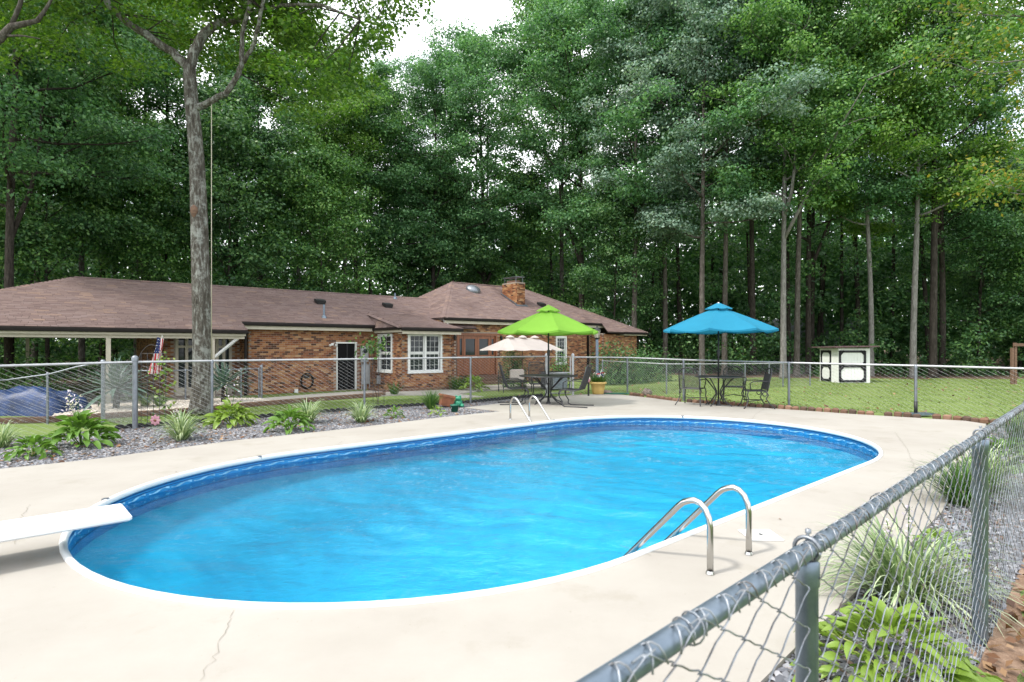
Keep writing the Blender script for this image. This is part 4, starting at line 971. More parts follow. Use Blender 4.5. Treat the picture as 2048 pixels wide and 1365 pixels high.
# ------------------------------------------------------------------ trees
def tree_parts(seed, H, cb, cr, n_limb, n_leaf, L, mat, r0=.24, fork=0, lean=(0, 0), top=.97, spread=1.0, flat=.82, crook=.25):
    """meshes of one tree: trunk (with its limbs joined on) and crown of leaf clumps round the limb ends"""
    r_ = np.random.default_rng(seed); tb = MB(); K = 14
    ph = r_.uniform(0, 6.28, 4)
    def axis(z):
        f = z / H; return np.array([lean[0] * f + crook * math.sin(f * 5 + ph[0]) * f, lean[1] * f + crook * math.sin(f * 4.3 + ph[1]) * f, z])
    zs = np.r_[0, .25, .7, np.linspace(1.6, H * top, K)]
    rad = [r0 * (1.55 if z == 0 else 1.22 if z < .3 else 1.05 if z < 1 else 1) * max(.10, (1 - z / H) ** .75) for z in zs]
    tb.tube([axis(z) for z in zs], rad, 9)
    cl = []                                  # clumps: centre, radius
    ga = r_.uniform(0, 6.28)
    def limb(base, az, el, ln, r, sub):
        d = np.array([math.cos(az) * math.cos(el), math.sin(az) * math.cos(el), math.sin(el)]); p = np.array(base, float); pts = [p.copy()]; n_ = 7
        for k in range(n_):
            d = d + r_.normal(size=3) * .14 + np.array([0, 0, .05 if el < .7 else -.03]); d /= np.linalg.norm(d); p = p + d * ln / n_; pts.append(p.copy())
        tb.tube(pts, [r * (1 - .85 * k / n_) for k in range(n_ + 1)], 6)
        for k in range(2, n_ + 1):
            cl.append((pts[k] + r_.normal(size=3) * .35, r_.uniform(.7, 1.25) * (.75 + .25 * (k / n_))))
            if sub and r_.random() < .8:
                a2 = az + r_.choice((-1, 1)) * r_.uniform(.5, 1.3); l2 = ln * r_.uniform(.25, .5); e2 = r_.uniform(-.05, .7)
                q = pts[k] + np.array([math.cos(a2) * math.cos(e2), math.sin(a2) * math.cos(e2), math.sin(e2)]) * l2
                tb.tube([pts[k], (pts[k] + q) / 2 + r_.normal(size=3) * .1, q], [r * .35, r * .22, r * .08], 4)
                cl.append((q, r_.uniform(.7, 1.3))); cl.append(((pts[k] + q) / 2 + np.array([0, 0, .3]), r_.uniform(.5, .9)))
    for i in range(n_limb):
        f = (i + .5) / n_limb; z = cb + (H * .93 - cb) * f ** .9
        prof = math.sin(math.pi * min(1, .22 + .72 * f)) ** .7
        ga += 2.4 + r_.normal() * .3
        limb(axis(z), ga, R(8 + 55 * f) + r_.normal() * .12, cr * prof * r_.uniform(.75, 1.15), r0 * .42 * (1 - .6 * f), True)
    for q in range(fork):                    # heavy forks that rise from low on the trunk
        z = cb * r_.uniform(.75, .95); limb(axis(z), r_.uniform(0, 6.28), R(66), H * .36, r0 * .62, True)
    cl.append((axis(H * .97), 1.0)); cl.append((axis(H * .92), 1.3))
    cw = np.array([c[1] ** 2 for c in cl]); cnt = np.maximum(6, (cw / cw.sum() * n_leaf)).astype(int); C = []; N = []
    for (c, rr_), k in zip(cl, cnt):
        d = unit(r_.normal(size=(k, 3))); d[:, 2] = np.where(d[:, 2] < -.25, -d[:, 2] * .6, d[:, 2]); rad_ = rr_ * r_.uniform(.25, 1, (k, 1)) ** .5 * (1 + .25 * r_.normal(size=(k, 1)))
        C.append(np.array(c) + d * rad_ * np.array([spread, spread, flat])); N.append(d * 1.0 + np.array([0, 0, .42]) + r_.normal(size=(k, 3)) * .6)
    cm = leaf_mesh('crown', np.concatenate(C), np.concatenate(N), L, L * .62, mat)
    return tb, cm
def make_tree(name, args, barkm):
    tb, cm = tree_parts(**args); return (tb.mesh('trunk', M[barkm], True), cm)
V = {}
def variant(key, barkm, **a): a['r0'] *= .82; V[key] = make_tree('tree', a, barkm)
variant('oak_a', 'bark', seed=1, H=25, cb=9, cr=5.2, n_limb=22, n_leaf=54000, L=.175, mat=M['lf_oak'], r0=.23)
variant('oak_b', 'barkdark', seed=2, H=26, cb=8, cr=5.6, n_limb=24, n_leaf=56000, L=.175, mat=M['lf_oak'], r0=.25, fork=1)
variant('mid_a', 'bark', seed=3, H=25, cb=9.5, cr=4.6, n_limb=22, n_leaf=50000, L=.17, mat=M['lf_mid'], r0=.21)
variant('mid_b', 'barkdark', seed=4, H=27, cb=11, cr=4.6, n_limb=20, n_leaf=48000, L=.17, mat=M['lf_mid'], r0=.25)
variant('silver', 'bark', seed=5, H=26, cb=8.0, cr=5.6, n_limb=24, n_leaf=58000, L=.18, mat=M['lf_silver'], r0=.22, flat=.75)
variant('pale', 'barkpale', seed=6, H=25, cb=10, cr=4.8, n_limb=18, n_leaf=48000, L=.17, mat=M['lf_mid'], r0=.22, fork=2, crook=.15)
variant('bright', 'barkpale', seed=8, H=25, cb=9, cr=4.8, n_limb=20, n_leaf=48000, L=.17, mat=M['lf_bright'], r0=.22, crook=.5)
variant('low', 'barkdark', seed=9, H=15, cb=2.5, cr=4.0, n_limb=22, n_leaf=42000, L=.16, mat=M['lf_dark'], r0=.12)
variant('low_b', 'bark', seed=10, H=13, cb=1.5, cr=3.6, n_limb=20, n_leaf=36000, L=.155, mat=M['lf_mid'], r0=.10)
variant('round', 'barkdark', seed=11, H=24.5, cb=6.5, cr=6.6, n_limb=30, n_leaf=66000, L=.175, mat=M['lf_oak'], r0=.27, fork=1)
def put_tree(key, px, Y, label, sc=1.0, rz=None, kind='tree', tilt=(0, 0), dx=0.0, sz=None):
    x = AT(px, Y) + dx; r = thing(kind, label, 'tree', (x, Y, gz(x, Y) - .06), random.uniform(0, 6.28) if rz is None else rz, 'trees at the edge of the woods')
    r.scale = (sc, sc, sz or sc); r.rotation_euler = (tilt[0], tilt[1], r.rotation_euler[2])
    for nm, me in zip(('trunk', 'crown'), V[key]): link(nm, me, r)
    return r
# right of the house
put_tree('silver', 1404, 35, 'silver-leaved tree with straight grey trunk just left of the blue umbrella pole', 1.0)
put_tree('oak_a', 1449, 36.5, 'slim grey trunk rising just right of the blue umbrella pole', .98)
put_tree('mid_b', 1506, 38, 'straight dark trunk between the blue umbrella edge and the pale trunk', 1.0)
put_tree('pale', 1567, 34.2, 'tree with smooth pale grey trunk left of the white shed', 1.02, 1.0)
put_tree('mid_a', 1593, 35.5, 'thick dark trunk close beside the smooth pale one', 1.05, 2.2, tilt=(0, R(-1.5)))
put_tree('oak_b', 1617, 38.5, 'slender dark trunk rising behind the left edge of the shed roof', .96)
put_tree('bright', 1742, 36, 'slim pale trunk directly behind the right side of the white shed', .92)
put_tree('bright', 1826, 34.6, 'pale slightly curved trunk right of the shed at the lawn edge', 1.02, 4.0)
put_tree('mid_b', 1866, 34.6, 'tallest straight trunk right of the pale curved one, with a dark companion', 1.06, 1.1)
put_tree('oak_b', 1884, 37, 'dark trunk half hidden behind the tallest straight one on the right', .98)
put_tree('low', 1958, 38, 'thin dark tree in deep shade left of the wooden post frame', 1.0)
put_tree('low', 2040, 41, 'bushy low tree behind the wooden post frame', 1.05)
put_tree('low_b', 2110, 37, 'mid-green low tree at the right margin beyond the lawn', 1.1)
# behind the middle of the house
put_tree('silver', 1330, 40, 'grey-green crowned tree right of the house end, filling the upper middle right', 1.02, 2.0)
put_tree('oak_a', 1268, 39, 'dark trunk behind the right end of the house roof', 1.04)
put_tree('low', 1228, 40, 'low dark tree just behind the right tip of the house roof', .9)
put_tree('oak_b', 1163, 43, 'dark trunk behind the roof slope right of the chimney', 1.12)
put_tree('mid_a', 1125, 47, 'tall light-barked tree rising behind the chimney', 1.30, 3.3)
put_tree('round', 965, 47, 'big round-topped oak standing behind the tall roof, open sky above it', 1.10, .5)
put_tree('oak_b', 866, 44, 'forked dark oak behind the middle of the roof', .91)
put_tree('low', 815, 45, 'low tree behind the roof between the box vent and the forked oak', 1.15)
put_tree('low_b', 1040, 48, 'low tree behind the ridge just left of the chimney', 1.2)
put_tree('low', 905, 46, 'low tree between the forked oak and the round-topped oak', 1.0)
put_tree('oak_a', 740, 45, 'teal-leaved tree behind the roof right of the two small vents', .93)
put_tree('mid_a', 690, 41, 'narrow tree behind the roof between the vent pipe and the box vent', .92)
# behind the left wing
put_tree('bright', 600, 39, 'tree with pale forked trunk above the long roof', .98, 2.5)
put_tree('low_b', 640, 36, 'low leafy tree just behind the long roof ridge', 1.05)
put_tree('oak_a', 520, 38, 'dark leafy tree behind the long roof right of the foreground trunk', .86)
put_tree('low', 455, 33, 'low dark tree behind the ridge beside the foreground trunk', 1.1)
put_tree('oak_b', 328, 35, 'dark trunk behind the carport ridge left of the foreground trunk', .9)
put_tree('low_b', 270, 31, 'mid-green low tree behind the carport ridge', 1.0)
put_tree('mid_b', 205, 33, 'slender forked tree behind the left hip of the roof', .9)
put_tree('mid_a', 164, 30, 'straight dark trunk rising over the left end of the roof ridge', .92)
put_tree('low', 95, 27, 'low dark tree seen past the left hip of the carport roof', 1.0)
put_tree('oak_a', 66, 31, 'leaning dark trunk left of the carport roof hip', .9, tilt=(0, R(4)))
put_tree('oak_b', 20, 22.5, 'stout trunk at the left margin seen through the carport', .86, 3.0)
put_tree('mid_a', -160, 24, 'leafy tree past the left margin with boughs reaching in', .9)
put_tree('low_b', -60, 25, 'low bushy tree left of the carport', 1.0)
# leafy branch hanging in at the top right, leaves starting to turn
variant('turning', 'barkpale', seed=21, H=15, cb=5.5, cr=4.6, n_limb=22, n_leaf=26000, L=.13, mat=M['lf_yellow'], r0=.2, flat=.7)
put_tree('turning', 2240, 17, 'near tree with yellowing leaves hanging in at the top right corner', 1.08, 2.6)

# the big foreground tree, its trunk and boughs drawn from the photograph
TY = 15.6
def T3(px, py, dy=0.0): return np.array([AT(px, TY + dy), TY + dy, ZZ(py, TY + dy)])
tb0 = T3(402, 826); ft = thing('shade_tree', 'large foreground shade tree with lichened trunk forking high over the lawn', 'tree', (tb0[0], tb0[1], gz(tb0[0], tb0[1]) - .05))
tl = np.array(ft.location)
mb = MB(); path = [(402, 826, .37), (402, 812, .31), (403, 790, .275), (405, 740, .262), (404, 650, .250), (401, 540, .240), (398, 430, .226), (394, 330, .205), (388, 250, .190), (384, 215, .182), (380, 160, .175), (379, 132, .16)]
mb.tube([T3(a, b_) - tl for a, b_, r in path], [r * .93 for a, b_, r in path], 16)
mb.build('trunk', M['barklichen'], ft, smooth=True)
mb = MB(); mb.lathe([(.02, .16), (.12, .08), (.13, -.02), (.08, -.14), (.01, -.2)], (0, 0, 0), 10); k = mb.build('burl', M['timber'], ft, smooth=True); k.location = T3(396, 425) - tl + np.array([.0, -.19, 0]); k.scale = (.8, .6, 1)
crowncl = []
def bough(pts, nm='limb', dens=1.0):
    mb = MB(); P = [T3(a, b_, d) - tl for a, b_, d, r in pts]; Q = []; Rr = []
    for i in range(len(P) - 1):
        for s in np.linspace(0, 1, 5)[:-1]: Q.append(P[i] * (1 - s) + P[i + 1] * s + rng.normal(size=3) * .012); Rr.append(pts[i][3] * (1 - s) + pts[i + 1][3] * s)
    Q.append(P[-1]); Rr.append(pts[-1][3]); mb.tube(Q, Rr, 9); mb.build(nm, M['barklichen'], ft, smooth=True); return Q
B1 = bough([(379, 138, 0, .13), (345, 105, 0, .11), (300, 75, -.2, .10), (255, 45, -.4, .09), (215, 10, -.6, .08), (190, -60, -.9, .07), (150, -150, -1.3, .05), (90, -230, -2, .03)])
B2 = bough([(379, 136, 0, .13), (390, 100, .1, .13), (410, 65, .2, .12), (440, 45, .3, .10), (485, 40, .4, .085), (492, -10, .5, .08), (505, -90, .7, .06), (540, -190, .9, .03)])
B3 = bough([(392, 216, 0, .10), (420, 205, -.1, .085), (452, 188, -.3, .075), (475, 155, -.4, .07), (485, 125, -.5, .065), (484, 70, -.6, .055), (500, 0, -.7, .05), (515, -90, -.8, .03)])
B4 = bough([(486, 125, -.5, .055), (505, 95, -.7, .05), (518, 50, -1.0, .045), (530, -20, -1.4, .04), (570, -110, -2, .025)])
B5 = bough([(440, 46, .3, .05), (560, 10, -.5, .045), (640, 10, -1.2, .035), (720, 40, -1.8, .02)])
B6 = bough([(492, -10, .5, .05), (620, -60, 0, .04), (720, -60, -.5, .03), (790, -20, -.8, .015)])
C = []; N = []
for bq, prob in ((B1, .55), (B2, .6), (B3, .4), (B4, .8), (B5, 1.0), (B6, 1.0)):
    for i, p in enumerate(bq):
        if p[2] + tl[2] < 11.2: continue
        for _ in range(2):
            crowncl.append((p + rng.normal(size=3) * np.array([1.1, 1.4, .7]), rng.uniform(.6, 1.15)))
# boughs nearer and farther than the trunk carry the leafy ceiling that hangs into the top of the picture
for _ in range(210):
    px = rng.uniform(-60, 790); dy = rng.uniform(1.0, 6.5) if rng.random() < .75 else rng.uniform(-3.5, .5); lim = float(np.interp(px, [-60, 120, 200, 330, 420, 520, 640, 730, 780], [130, 120, 190, 120, 130, 190, 250, 170, 100]))
    lim = lim if dy > .6 else min(lim, 40 if px < 520 else 160); py = rng.uniform(-260, lim); crowncl.append((T3(px, py, dy) - tl, rng.uniform(.45, .95)))
tw = MB()
for c, r in crowncl:
    allb = B1[8:] + B2[6:] + B3[10:] + B4 + B5 + B6; q = min(allb, key=lambda p: float(np.sum((p - c) ** 2)))
    if np.linalg.norm(q - c) < 5: m_ = (q + c) / 2 + np.array([0, 0, .15]) + rng.normal(size=3) * .12; tw.tube([q, m_, c], [.022, .014, .005], 4, caps=False)
tw.build('twigs', M['barkdark'], ft, kind='stuff')
for c, r in crowncl:
    k = int(400 * r * r); d = unit(rng.normal(size=(k, 3))); C.append(c + d * (r * rng.uniform(.15, 1, (k, 1)) ** .6) * np.array([1.15, 1.15, .55])); N.append(d * .4 + [0, 0, .9] + rng.normal(size=(k, 3)) * .45)
link('crown', leaf_mesh('crown', np.concatenate(C), np.concatenate(N), .115, .085, M['lf_shade']), ft)
mb = MB(); r0 = T3(423, 230, -.12); mb.tube([r0 + np.array([0, 0, z]) for z in (.36, 0, -3, -6.6)], .011, 5); rp = mb.build('swing_rope', M['beige'], smooth=True); tag(rp, 'pale swing rope hanging beside the foreground trunk', 'rope')

# woods behind: one mass of foliage and stems
C = []; N = []
def mass(n_cl, x0, x1, fy, y0, y1, z0, z1, rad, per, zpow=1.0):
    for _ in range(n_cl):
        x = rng.uniform(x0, x1); y = fy(x) + rng.uniform(y0, y1); z = gz(x, y) + z0 + (z1 - z0) * rng.random() ** zpow; r = rad * rng.uniform(.6, 1.3)
        d = unit(rng.normal(size=(per, 3))); C.append(np.array([x, y, z]) + d * (r * rng.uniform(.3, 1, (per, 1)) ** .5) * np.array([1.1, 1, .6])); N.append(d * .7 + [0, 0, .7] + rng.normal(size=(per, 3)) * .5)
far_top = lambda x: 24
mass(2100, -80, 85, wood_edge, 14, 40, 1, 21, 2.0, 80)
mass(1500, -75, 85, wood_edge, 9, 30, 0, 12, 1.7, 90)
mass(700, 0, 75, wood_edge, 10, 26, 2, 15, 1.7, 90)
C1 = np.concatenate(C); N1 = np.concatenate(N)
keep = ~((C1[:, 0] / C1[:, 1] > -.20) & (C1[:, 0] / C1[:, 1] < .02) & (C1[:, 2] - 1.5 > .535 * C1[:, 1]))
keep &= ~((C1[:, 0] / C1[:, 1] > .80) & (C1[:, 2] - 1.5 > .27 * C1[:, 1]))
o = link('far_woods', leaf_mesh('far_woods', C1[keep], N1[keep], .44, .28, M['lf_oak']), kind='stuff'); o['label'] = 'mass of foliage of the woods far behind the house'
C = []; N = []
mass(1500, -105, 115, wood_edge, 36, 60, 0, 15, 2.4, 70)
o = link('sun_tinted_far_woods', leaf_mesh('sun_tinted_far_woods', np.concatenate(C), np.concatenate(N), .55, .36, M['lf_bright']), kind='stuff'); o['label'] = 'foliage deep behind the trunks, sunlight put in as brighter green leaves'  # brighter leaf colour stands in for sunlight on the deepest foliage
mb = MB()
for _ in range(150):
    x = rng.uniform(-60, 70); y = wood_edge(x) + rng.uniform(6, 34); z = gz(x, y); l = rng.normal(size=2) * .6; r = rng.uniform(.08, .2)
    mb.tube([(x, y, z - .1), (x + l[0] * .4, y + l[1] * .3, z + 8), (x + l[0], y + l[1], z + 19)], [r, r * .8, r * .35], 6, caps=False)
o = mb.build('far_trunks', M['barkdark'], smooth=True, kind='stuff'); o['label'] = 'many dark trunks deep in the woods'
C = []; N = []
mass(560, -48, 60, wood_edge, 1.2, 9, .0, 2.8, 1.0, 100, 1.6)
mass(520, -48, 60, wood_edge, 3, 12, 1.5, 9.5, 1.2, 150)
o = link('undergrowth', leaf_mesh('undergrowth', np.concatenate(C), np.concatenate(N), .20, .12, M['lf_dark']), kind='stuff'); o['label'] = 'dark leafy undergrowth along the edge of the woods'

# ------------------------------------------------------------------ bushes and bed plants
def shrub(name, label, x, y, w_, d_, h, n, L, mat, group=None, cat='shrub'):
    z = gz(x, y); r = thing(name, label, cat, (x, y, z), 0, group); k = MB()
    for _ in range(9):
        a = rng.uniform(0, 6.28); q = rng.uniform(.1, .42); k.tube([(0, 0, 0), (q * w_ * .5 * math.cos(a), q * d_ * .5 * math.sin(a), h * .4), (q * w_ * math.cos(a), q * d_ * math.sin(a), h * .8)], [.02, .014, .006], 5, caps=False)
    k.build('stems', M['barkdark'], r)
    d = unit(rng.normal(size=(n, 3))); d[:, 2] = np.abs(d[:, 2]); wob = 1 + .22 * np.sin(d[:, :1] * 5 + d[:, 1:2] * 7 + x) + .12 * rng.normal(size=(n, 1))
    Cc = d * (rng.uniform(.35, 1, (n, 1)) ** .4) * wob * np.array([w_ / 2, d_ / 2, h]); Cc[:, 2] = np.maximum(.03, Cc[:, 2])
    link('foliage', leaf_mesh('foliage', Cc, d + rng.normal(size=(n, 3)) * .6 + [0, 0, .4], L, L * .6, mat), r); return r
for i, (px, Y, w_, h) in enumerate(((1222, 28.5, 2.2, 1.9), (1262, 29.5, 2.0, 1.7), (1300, 31, 2.4, 1.75))):
    shrub('hedge_bush', ['dark clipped bush against the right end wall of the house, next to the lamp post', 'middle bush of the dark row at the house corner', 'dark bush past the house corner, rightmost of its row'][i], AT(px, Y), Y, w_, 1.5, h, 2600, .11, M['lf_dark'], 'dark bushes at the house corner')
shrub('shrub', 'tall dark evergreen shrub on the patio behind the loveseat', AT(1027, 26), 26, 1.2, 1.0, 2.0, 3200, .07, M['lf_dark'])
shrub('shrub', 'green shrub in front of the narrow right house window', AT(1121, 27.5), 27.5, 1.0, .8, 1.5, 1200, .09, M['lf_mid'])
shrub('shrub', 'round green shrub seen through the carport at left', AT(58, 19), 19, 2.4, 1.6, 1.55, 2600, .10, M['lf_mid'])

def leaf_shape(L, W, droop, nl=7, mat=None, name='leaf', fold=.18, tipw=1.0):
    """a broad blade along +X that rises then droops; a mesh strip with a fold along the midrib"""
    k = MB(); rows = []
    for i in range(nl + 1):
        f = i / nl; w_ = W * (math.sin(math.pi * min(1, f * .92 + .06)) ** .8) * (1 if f < .99 else .05); x = L * f * (1 - .12 * f); z = L * (.30 * f - droop * f * f)
        rows.append([(x, -w_ / 2, z + fold * w_), (x, 0, z), (x, w_ / 2, z + fold * w_)])
    vs = sum(rows, []); fs = []
    for i in range(nl):
        for j in range(2): fs.append((i * 3 + j, i * 3 + j + 1, (i + 1) * 3 + j + 1, (i + 1) * 3 + j))
    k.add(vs, fs); return k.mesh(name, mat, True)
def rosette(root, meshes, n, el0, el1, sc, spread=.06, name='leaf', zoff=0.0):
    for i in range(n):
        f = (i + .5) / n; a = i * 2.39996 + rng.normal() * .25; el = el0 + (el1 - el0) * f + rng.normal() * .1; s = sc * rng.uniform(.75, 1.15) * (1 - .25 * f)
        o = link(name, meshes[rng.integers(len(meshes))], root); o.rotation_euler = Euler((rng.normal() * .25, -el, a)); o.scale = (s, s, s); q = spread * (1 - f)
        o.location = (q * math.cos(a), q * math.sin(a), zoff + .03 * f)
HL = {m_: [leaf_shape(.36, .135, dr, mat=M[m_], name='leaf', fold=fo_) for dr, fo_ in ((.38, .2), (.58, .28), (.78, .35))] for m_ in ('hosta', 'hostalime')}
def hosta(label, px, py, sc, n, mat='hosta', flower=0, z=-.024, at=None, mound=(.34, .30)):
    x, y = at if at else G(px, py, z); r = thing('hosta_plant', label, 'plant', (x, y, z), 0, 'hostas in the beds'); MR, MH = mound[0] * sc, mound[1] * sc
    for i in range(n):                       # leaves on a low dome: drooping round the skirt, upright in the middle
        f = ((i + .5) / n) ** .8; a = i * 2.39996 + rng.normal() * .3; el = -.15 + 1.15 * f * f + rng.normal() * .22; s_ = sc * .58 * rng.uniform(.6, 1.25)
        o = link('leaf', HL[mat][rng.integers(3)], r); q = MR * (1 - f) ** .6 * rng.uniform(.75, 1.1); o.rotation_euler = Euler((rng.normal() * .4, -el, a + rng.normal() * .25)); o.scale = (s_, s_ * rng.uniform(.85, 1.2), s_)
        o.location = (q * math.cos(a), q * math.sin(a), .05 * sc + MH * f * rng.uniform(.7, 1.1))
    k = MB(); [k.tube([(0, 0, 0), (MR * .4 * math.cos(a), MR * .4 * math.sin(a), MH * .5), (MR * .8 * math.cos(a), MR * .8 * math.sin(a), MH * .6)], .005 * sc + .002, 4, caps=False) for a in np.linspace(0, 6, 11)]; k.build('stalks', M[mat], r)
    for q in range(flower):
        a = rng.uniform(0, 6.28); l = rng.uniform(.1, .3); h = rng.uniform(.75, 1.0); k = MB(); tip = (l * math.cos(a), l * math.sin(a), h); k.tube([(0, 0, .05), (tip[0] * .4, tip[1] * .4, h * .55), tip], [.006, .005, .003], 5); st = k.build('flower_stem', M['grassblade'], r)
        nn_ = 15; Cc = np.array(tip) + rng.normal(size=(nn_, 3)) * [.035, .035, .10] - [0, 0, .08]; link('blossom', leaf_mesh('blossom', Cc, rng.normal(size=(nn_, 3)), .040, .025, M['lilac']), st)
    return r
M['lilac'] = leaf_mat('lilac_petal', [(.50, .42, .60), (.62, .55, .70), (.72, .66, .76), (.45, .40, .30)], .4)
def blades(n, L, W, mat, rr=.05, el=(.5, 1.5), droop=.9, seg=7):
    V_ = []; F_ = []; o = 0
    for i in range(n):
        a = rng.uniform(0, 6.28); e = rng.uniform(*el); l = L * rng.uniform(.7, 1.15); w_ = W * rng.uniform(.7, 1.2); d = np.array([math.cos(a), math.sin(a), 0]); s = np.array([-d[1], d[0], 0]); p = d * rr * rng.random() + s * rng.normal() * rr * .5
        for j in range(seg + 1):
            f = j / seg; el_ = e - droop * f * f * 1.9; ww = w_ * (1 - f ** 2.5) * (.6 + .4 * min(1, f * 4)) + .0008
            V_ += [p - s * ww / 2, p + s * ww / 2]
            if j < seg: F_.append((o + 2 * j, o + 2 * j + 1, o + 2 * j + 3, o + 2 * j + 2))
            p = p + (d * math.cos(el_) + np.array([0, 0, math.sin(el_)])) * l / seg
            if p[2] < .01: p[2] = .01
        o += 2 * (seg + 1)
    return np_mesh('foliage', np.array(V_), np.array(F_), M[mat], True)
def clump(name, label, px, py, n, L, W, mat, rr=.06, el=(.6, 1.5), droop=.9, z=-.024, at=None, group='tufted plants in the beds', spikes=0):
    x, y = at if at else G(px, py, z); r = thing(name, label, 'plant', (x, y, z), 0, group); link('foliage', blades(n, L, W, mat, rr, el, droop), r)
    for q in range(spikes):
        a = rng.uniform(0, 6.28); k = MB(); h = L * rng.uniform(.8, 1.0); t_ = (.12 * math.cos(a), .12 * math.sin(a), h); k.tube([(0, 0, .02), t_], [.004, .003], 5); st = k.build('flower_stem', M['grassblade'], r)
        nn_ = 40; f = rng.random((nn_, 1)); Cc = np.array(t_) * (1 - .3 * f) + rng.normal(size=(nn_, 3)) * .012; link('blossom', leaf_mesh('blossom', Cc, rng.normal(size=(nn_, 3)), .022, .016, M['lilac']), st)
    return r
hosta('large glossy hosta with flower stalks in front of the left fence post', 162, 893, 1.12, 135, 'hosta', 5)
hosta('small dark green hosta near the lower left edge of the slate bed', 66, 915, .72, 85, 'hosta')
hosta('lime-yellow hosta at the foot of the fence beside the foreground trunk', 462, 853, 1.05, 110, 'hostalime', 2)
hosta('mid-sized mottled hosta next to the white-striped grass, middle of the bed', 580, 864, .95, 100, 'hosta')
hosta('little green hosta right of the last striped grass clump', 788, 838, .58, 36, 'hosta')
hosta('tiny lime hosta in front of the grass tuft and clay pot', 873, 831, .50, 30, 'hostalime')
clump('striped_grass', 'striped lilyturf at the far left margin of the slate bed', 2, 897, 130, .50, .018, 'liriope')
clump('striped_grass', 'white-striped lilyturf between big hosta and lime hosta', 362, 882, 190, .62, .019, 'liriope', spikes=2)
clump('striped_grass', 'striped lilyturf rising behind the mottled hosta', 616, 847, 170, .62, .02, 'liriope')
clump('striped_grass', 'striped lilyturf standing below the thin wire trellis', 722, 846, 150, .55, .02, 'liriope')
clump('grass_tuft', 'upright green grass tuft left of the tilted clay pot', 862, 820, 170, .55, .014, 'grassblade', .06, (.9, 1.55), .5)
# right bed, seen through the near fence
hosta('yellow-green hosta at the bottom right seen through the near fence', 0, 0, .56, 230, 'hostalime', 0, -.028, (1.74, 2.66), (.66, .42))
clump('striped_grass', 'biggest striped lilyturf in the right bed, just inside the near fence', 0, 0, 420, .60, .014, 'liriope', .10, (.4, 1.5), .95, -.028, (2.38, 3.50), spikes=2)
hosta('small yellowing hosta behind the biggest striped clump, near fence post', 0, 0, .5, 26, 'hostalime', 0, -.028, (3.05, 4.15))
clump('grass_tuft', 'dark green arching clump by the deck edge near the second near post', 0, 0, 260, .62, .013, 'grassblade', .08, (.6, 1.5), .9, -.028, (4.35, 5.60))
clump('striped_grass', 'pale lilyturf further along the right bed behind the second near post', 0, 0, 220, .62, .016, 'liriope', .09, (.5, 1.5), .9, -.028, (5.05, 6.25))
hosta('bright hosta further along the right bed, by the right margin', 0, 0, .9, 80, 'hosta', 0, -.028, (6.2, 7.3))
clump('grass_tuft', 'feathery pale clump at the far end of the right bed', 0, 0, 200, .70, .016, 'grassblade', .1, (.6, 1.5), .7, -.028, (7.6, 8.6))
# yuccas and plants across the lawn
YL = [leaf_shape(.95, .075, dr, 7, M['yucca'], 'leaf', .12) for dr in (.12, .22, .34)]
def yucca(label, px, Y, sc, n):
    x = AT(px, Y); r = thing('yucca_plant', label, 'plant', (x, Y, gz(x, Y)), 0, 'yuccas by the carport'); k = MB(); k.tube([(0, 0, 0), (.02, 0, .3 * sc), (0, .02, .55 * sc)], [.09, .08, .07], 8); k.build('stem', M['barkdark'], r)
    rosette(r, YL, n, -.45, 1.45, sc, .05, 'leaf', .5 * sc)
yucca('big spiky yucca between the left fence corner posts', 232, 16.6, 1.25, 95); yucca('smaller spiky yucca right of the foreground trunk', 447, 18.6, 1.15, 85)
clump('grass_tuft', 'yellow-striped clump in the pale gravel left of the foreground trunk', 0, 0, 90, .5, .02, 'liriope', .06, (.6, 1.5), .8, -.26, (AT(290, 17.2), 17.2))
clump('grass_tuft', 'second yellow-striped clump in the pale gravel, nearest the foreground trunk', 0, 0, 90, .5, .02, 'liriope', .06, (.6, 1.5), .8, -.26, (AT(318, 17.2), 17.2))
clump('lily_clump', 'strap-leaved clump in the house bed under the wooden doors', 0, 0, 150, .75, .028, 'grassblade', .2, (.8, 1.5), .6, -.33, (AT(915, 24.6), 24.6))
hosta('variegated hosta in the house bed right beside the wooden steps', 0, 0, 1.5, 80, 'hostalime', 0, -.33, (AT(948, 24.2), 24.2))
clump('lily_clump', 'small green clump under the narrow bay window', 0, 0, 60, .6, .03, 'grassblade', .1, (.8, 1.5), .6, -.33, (AT(788, 22.0), 22.0))

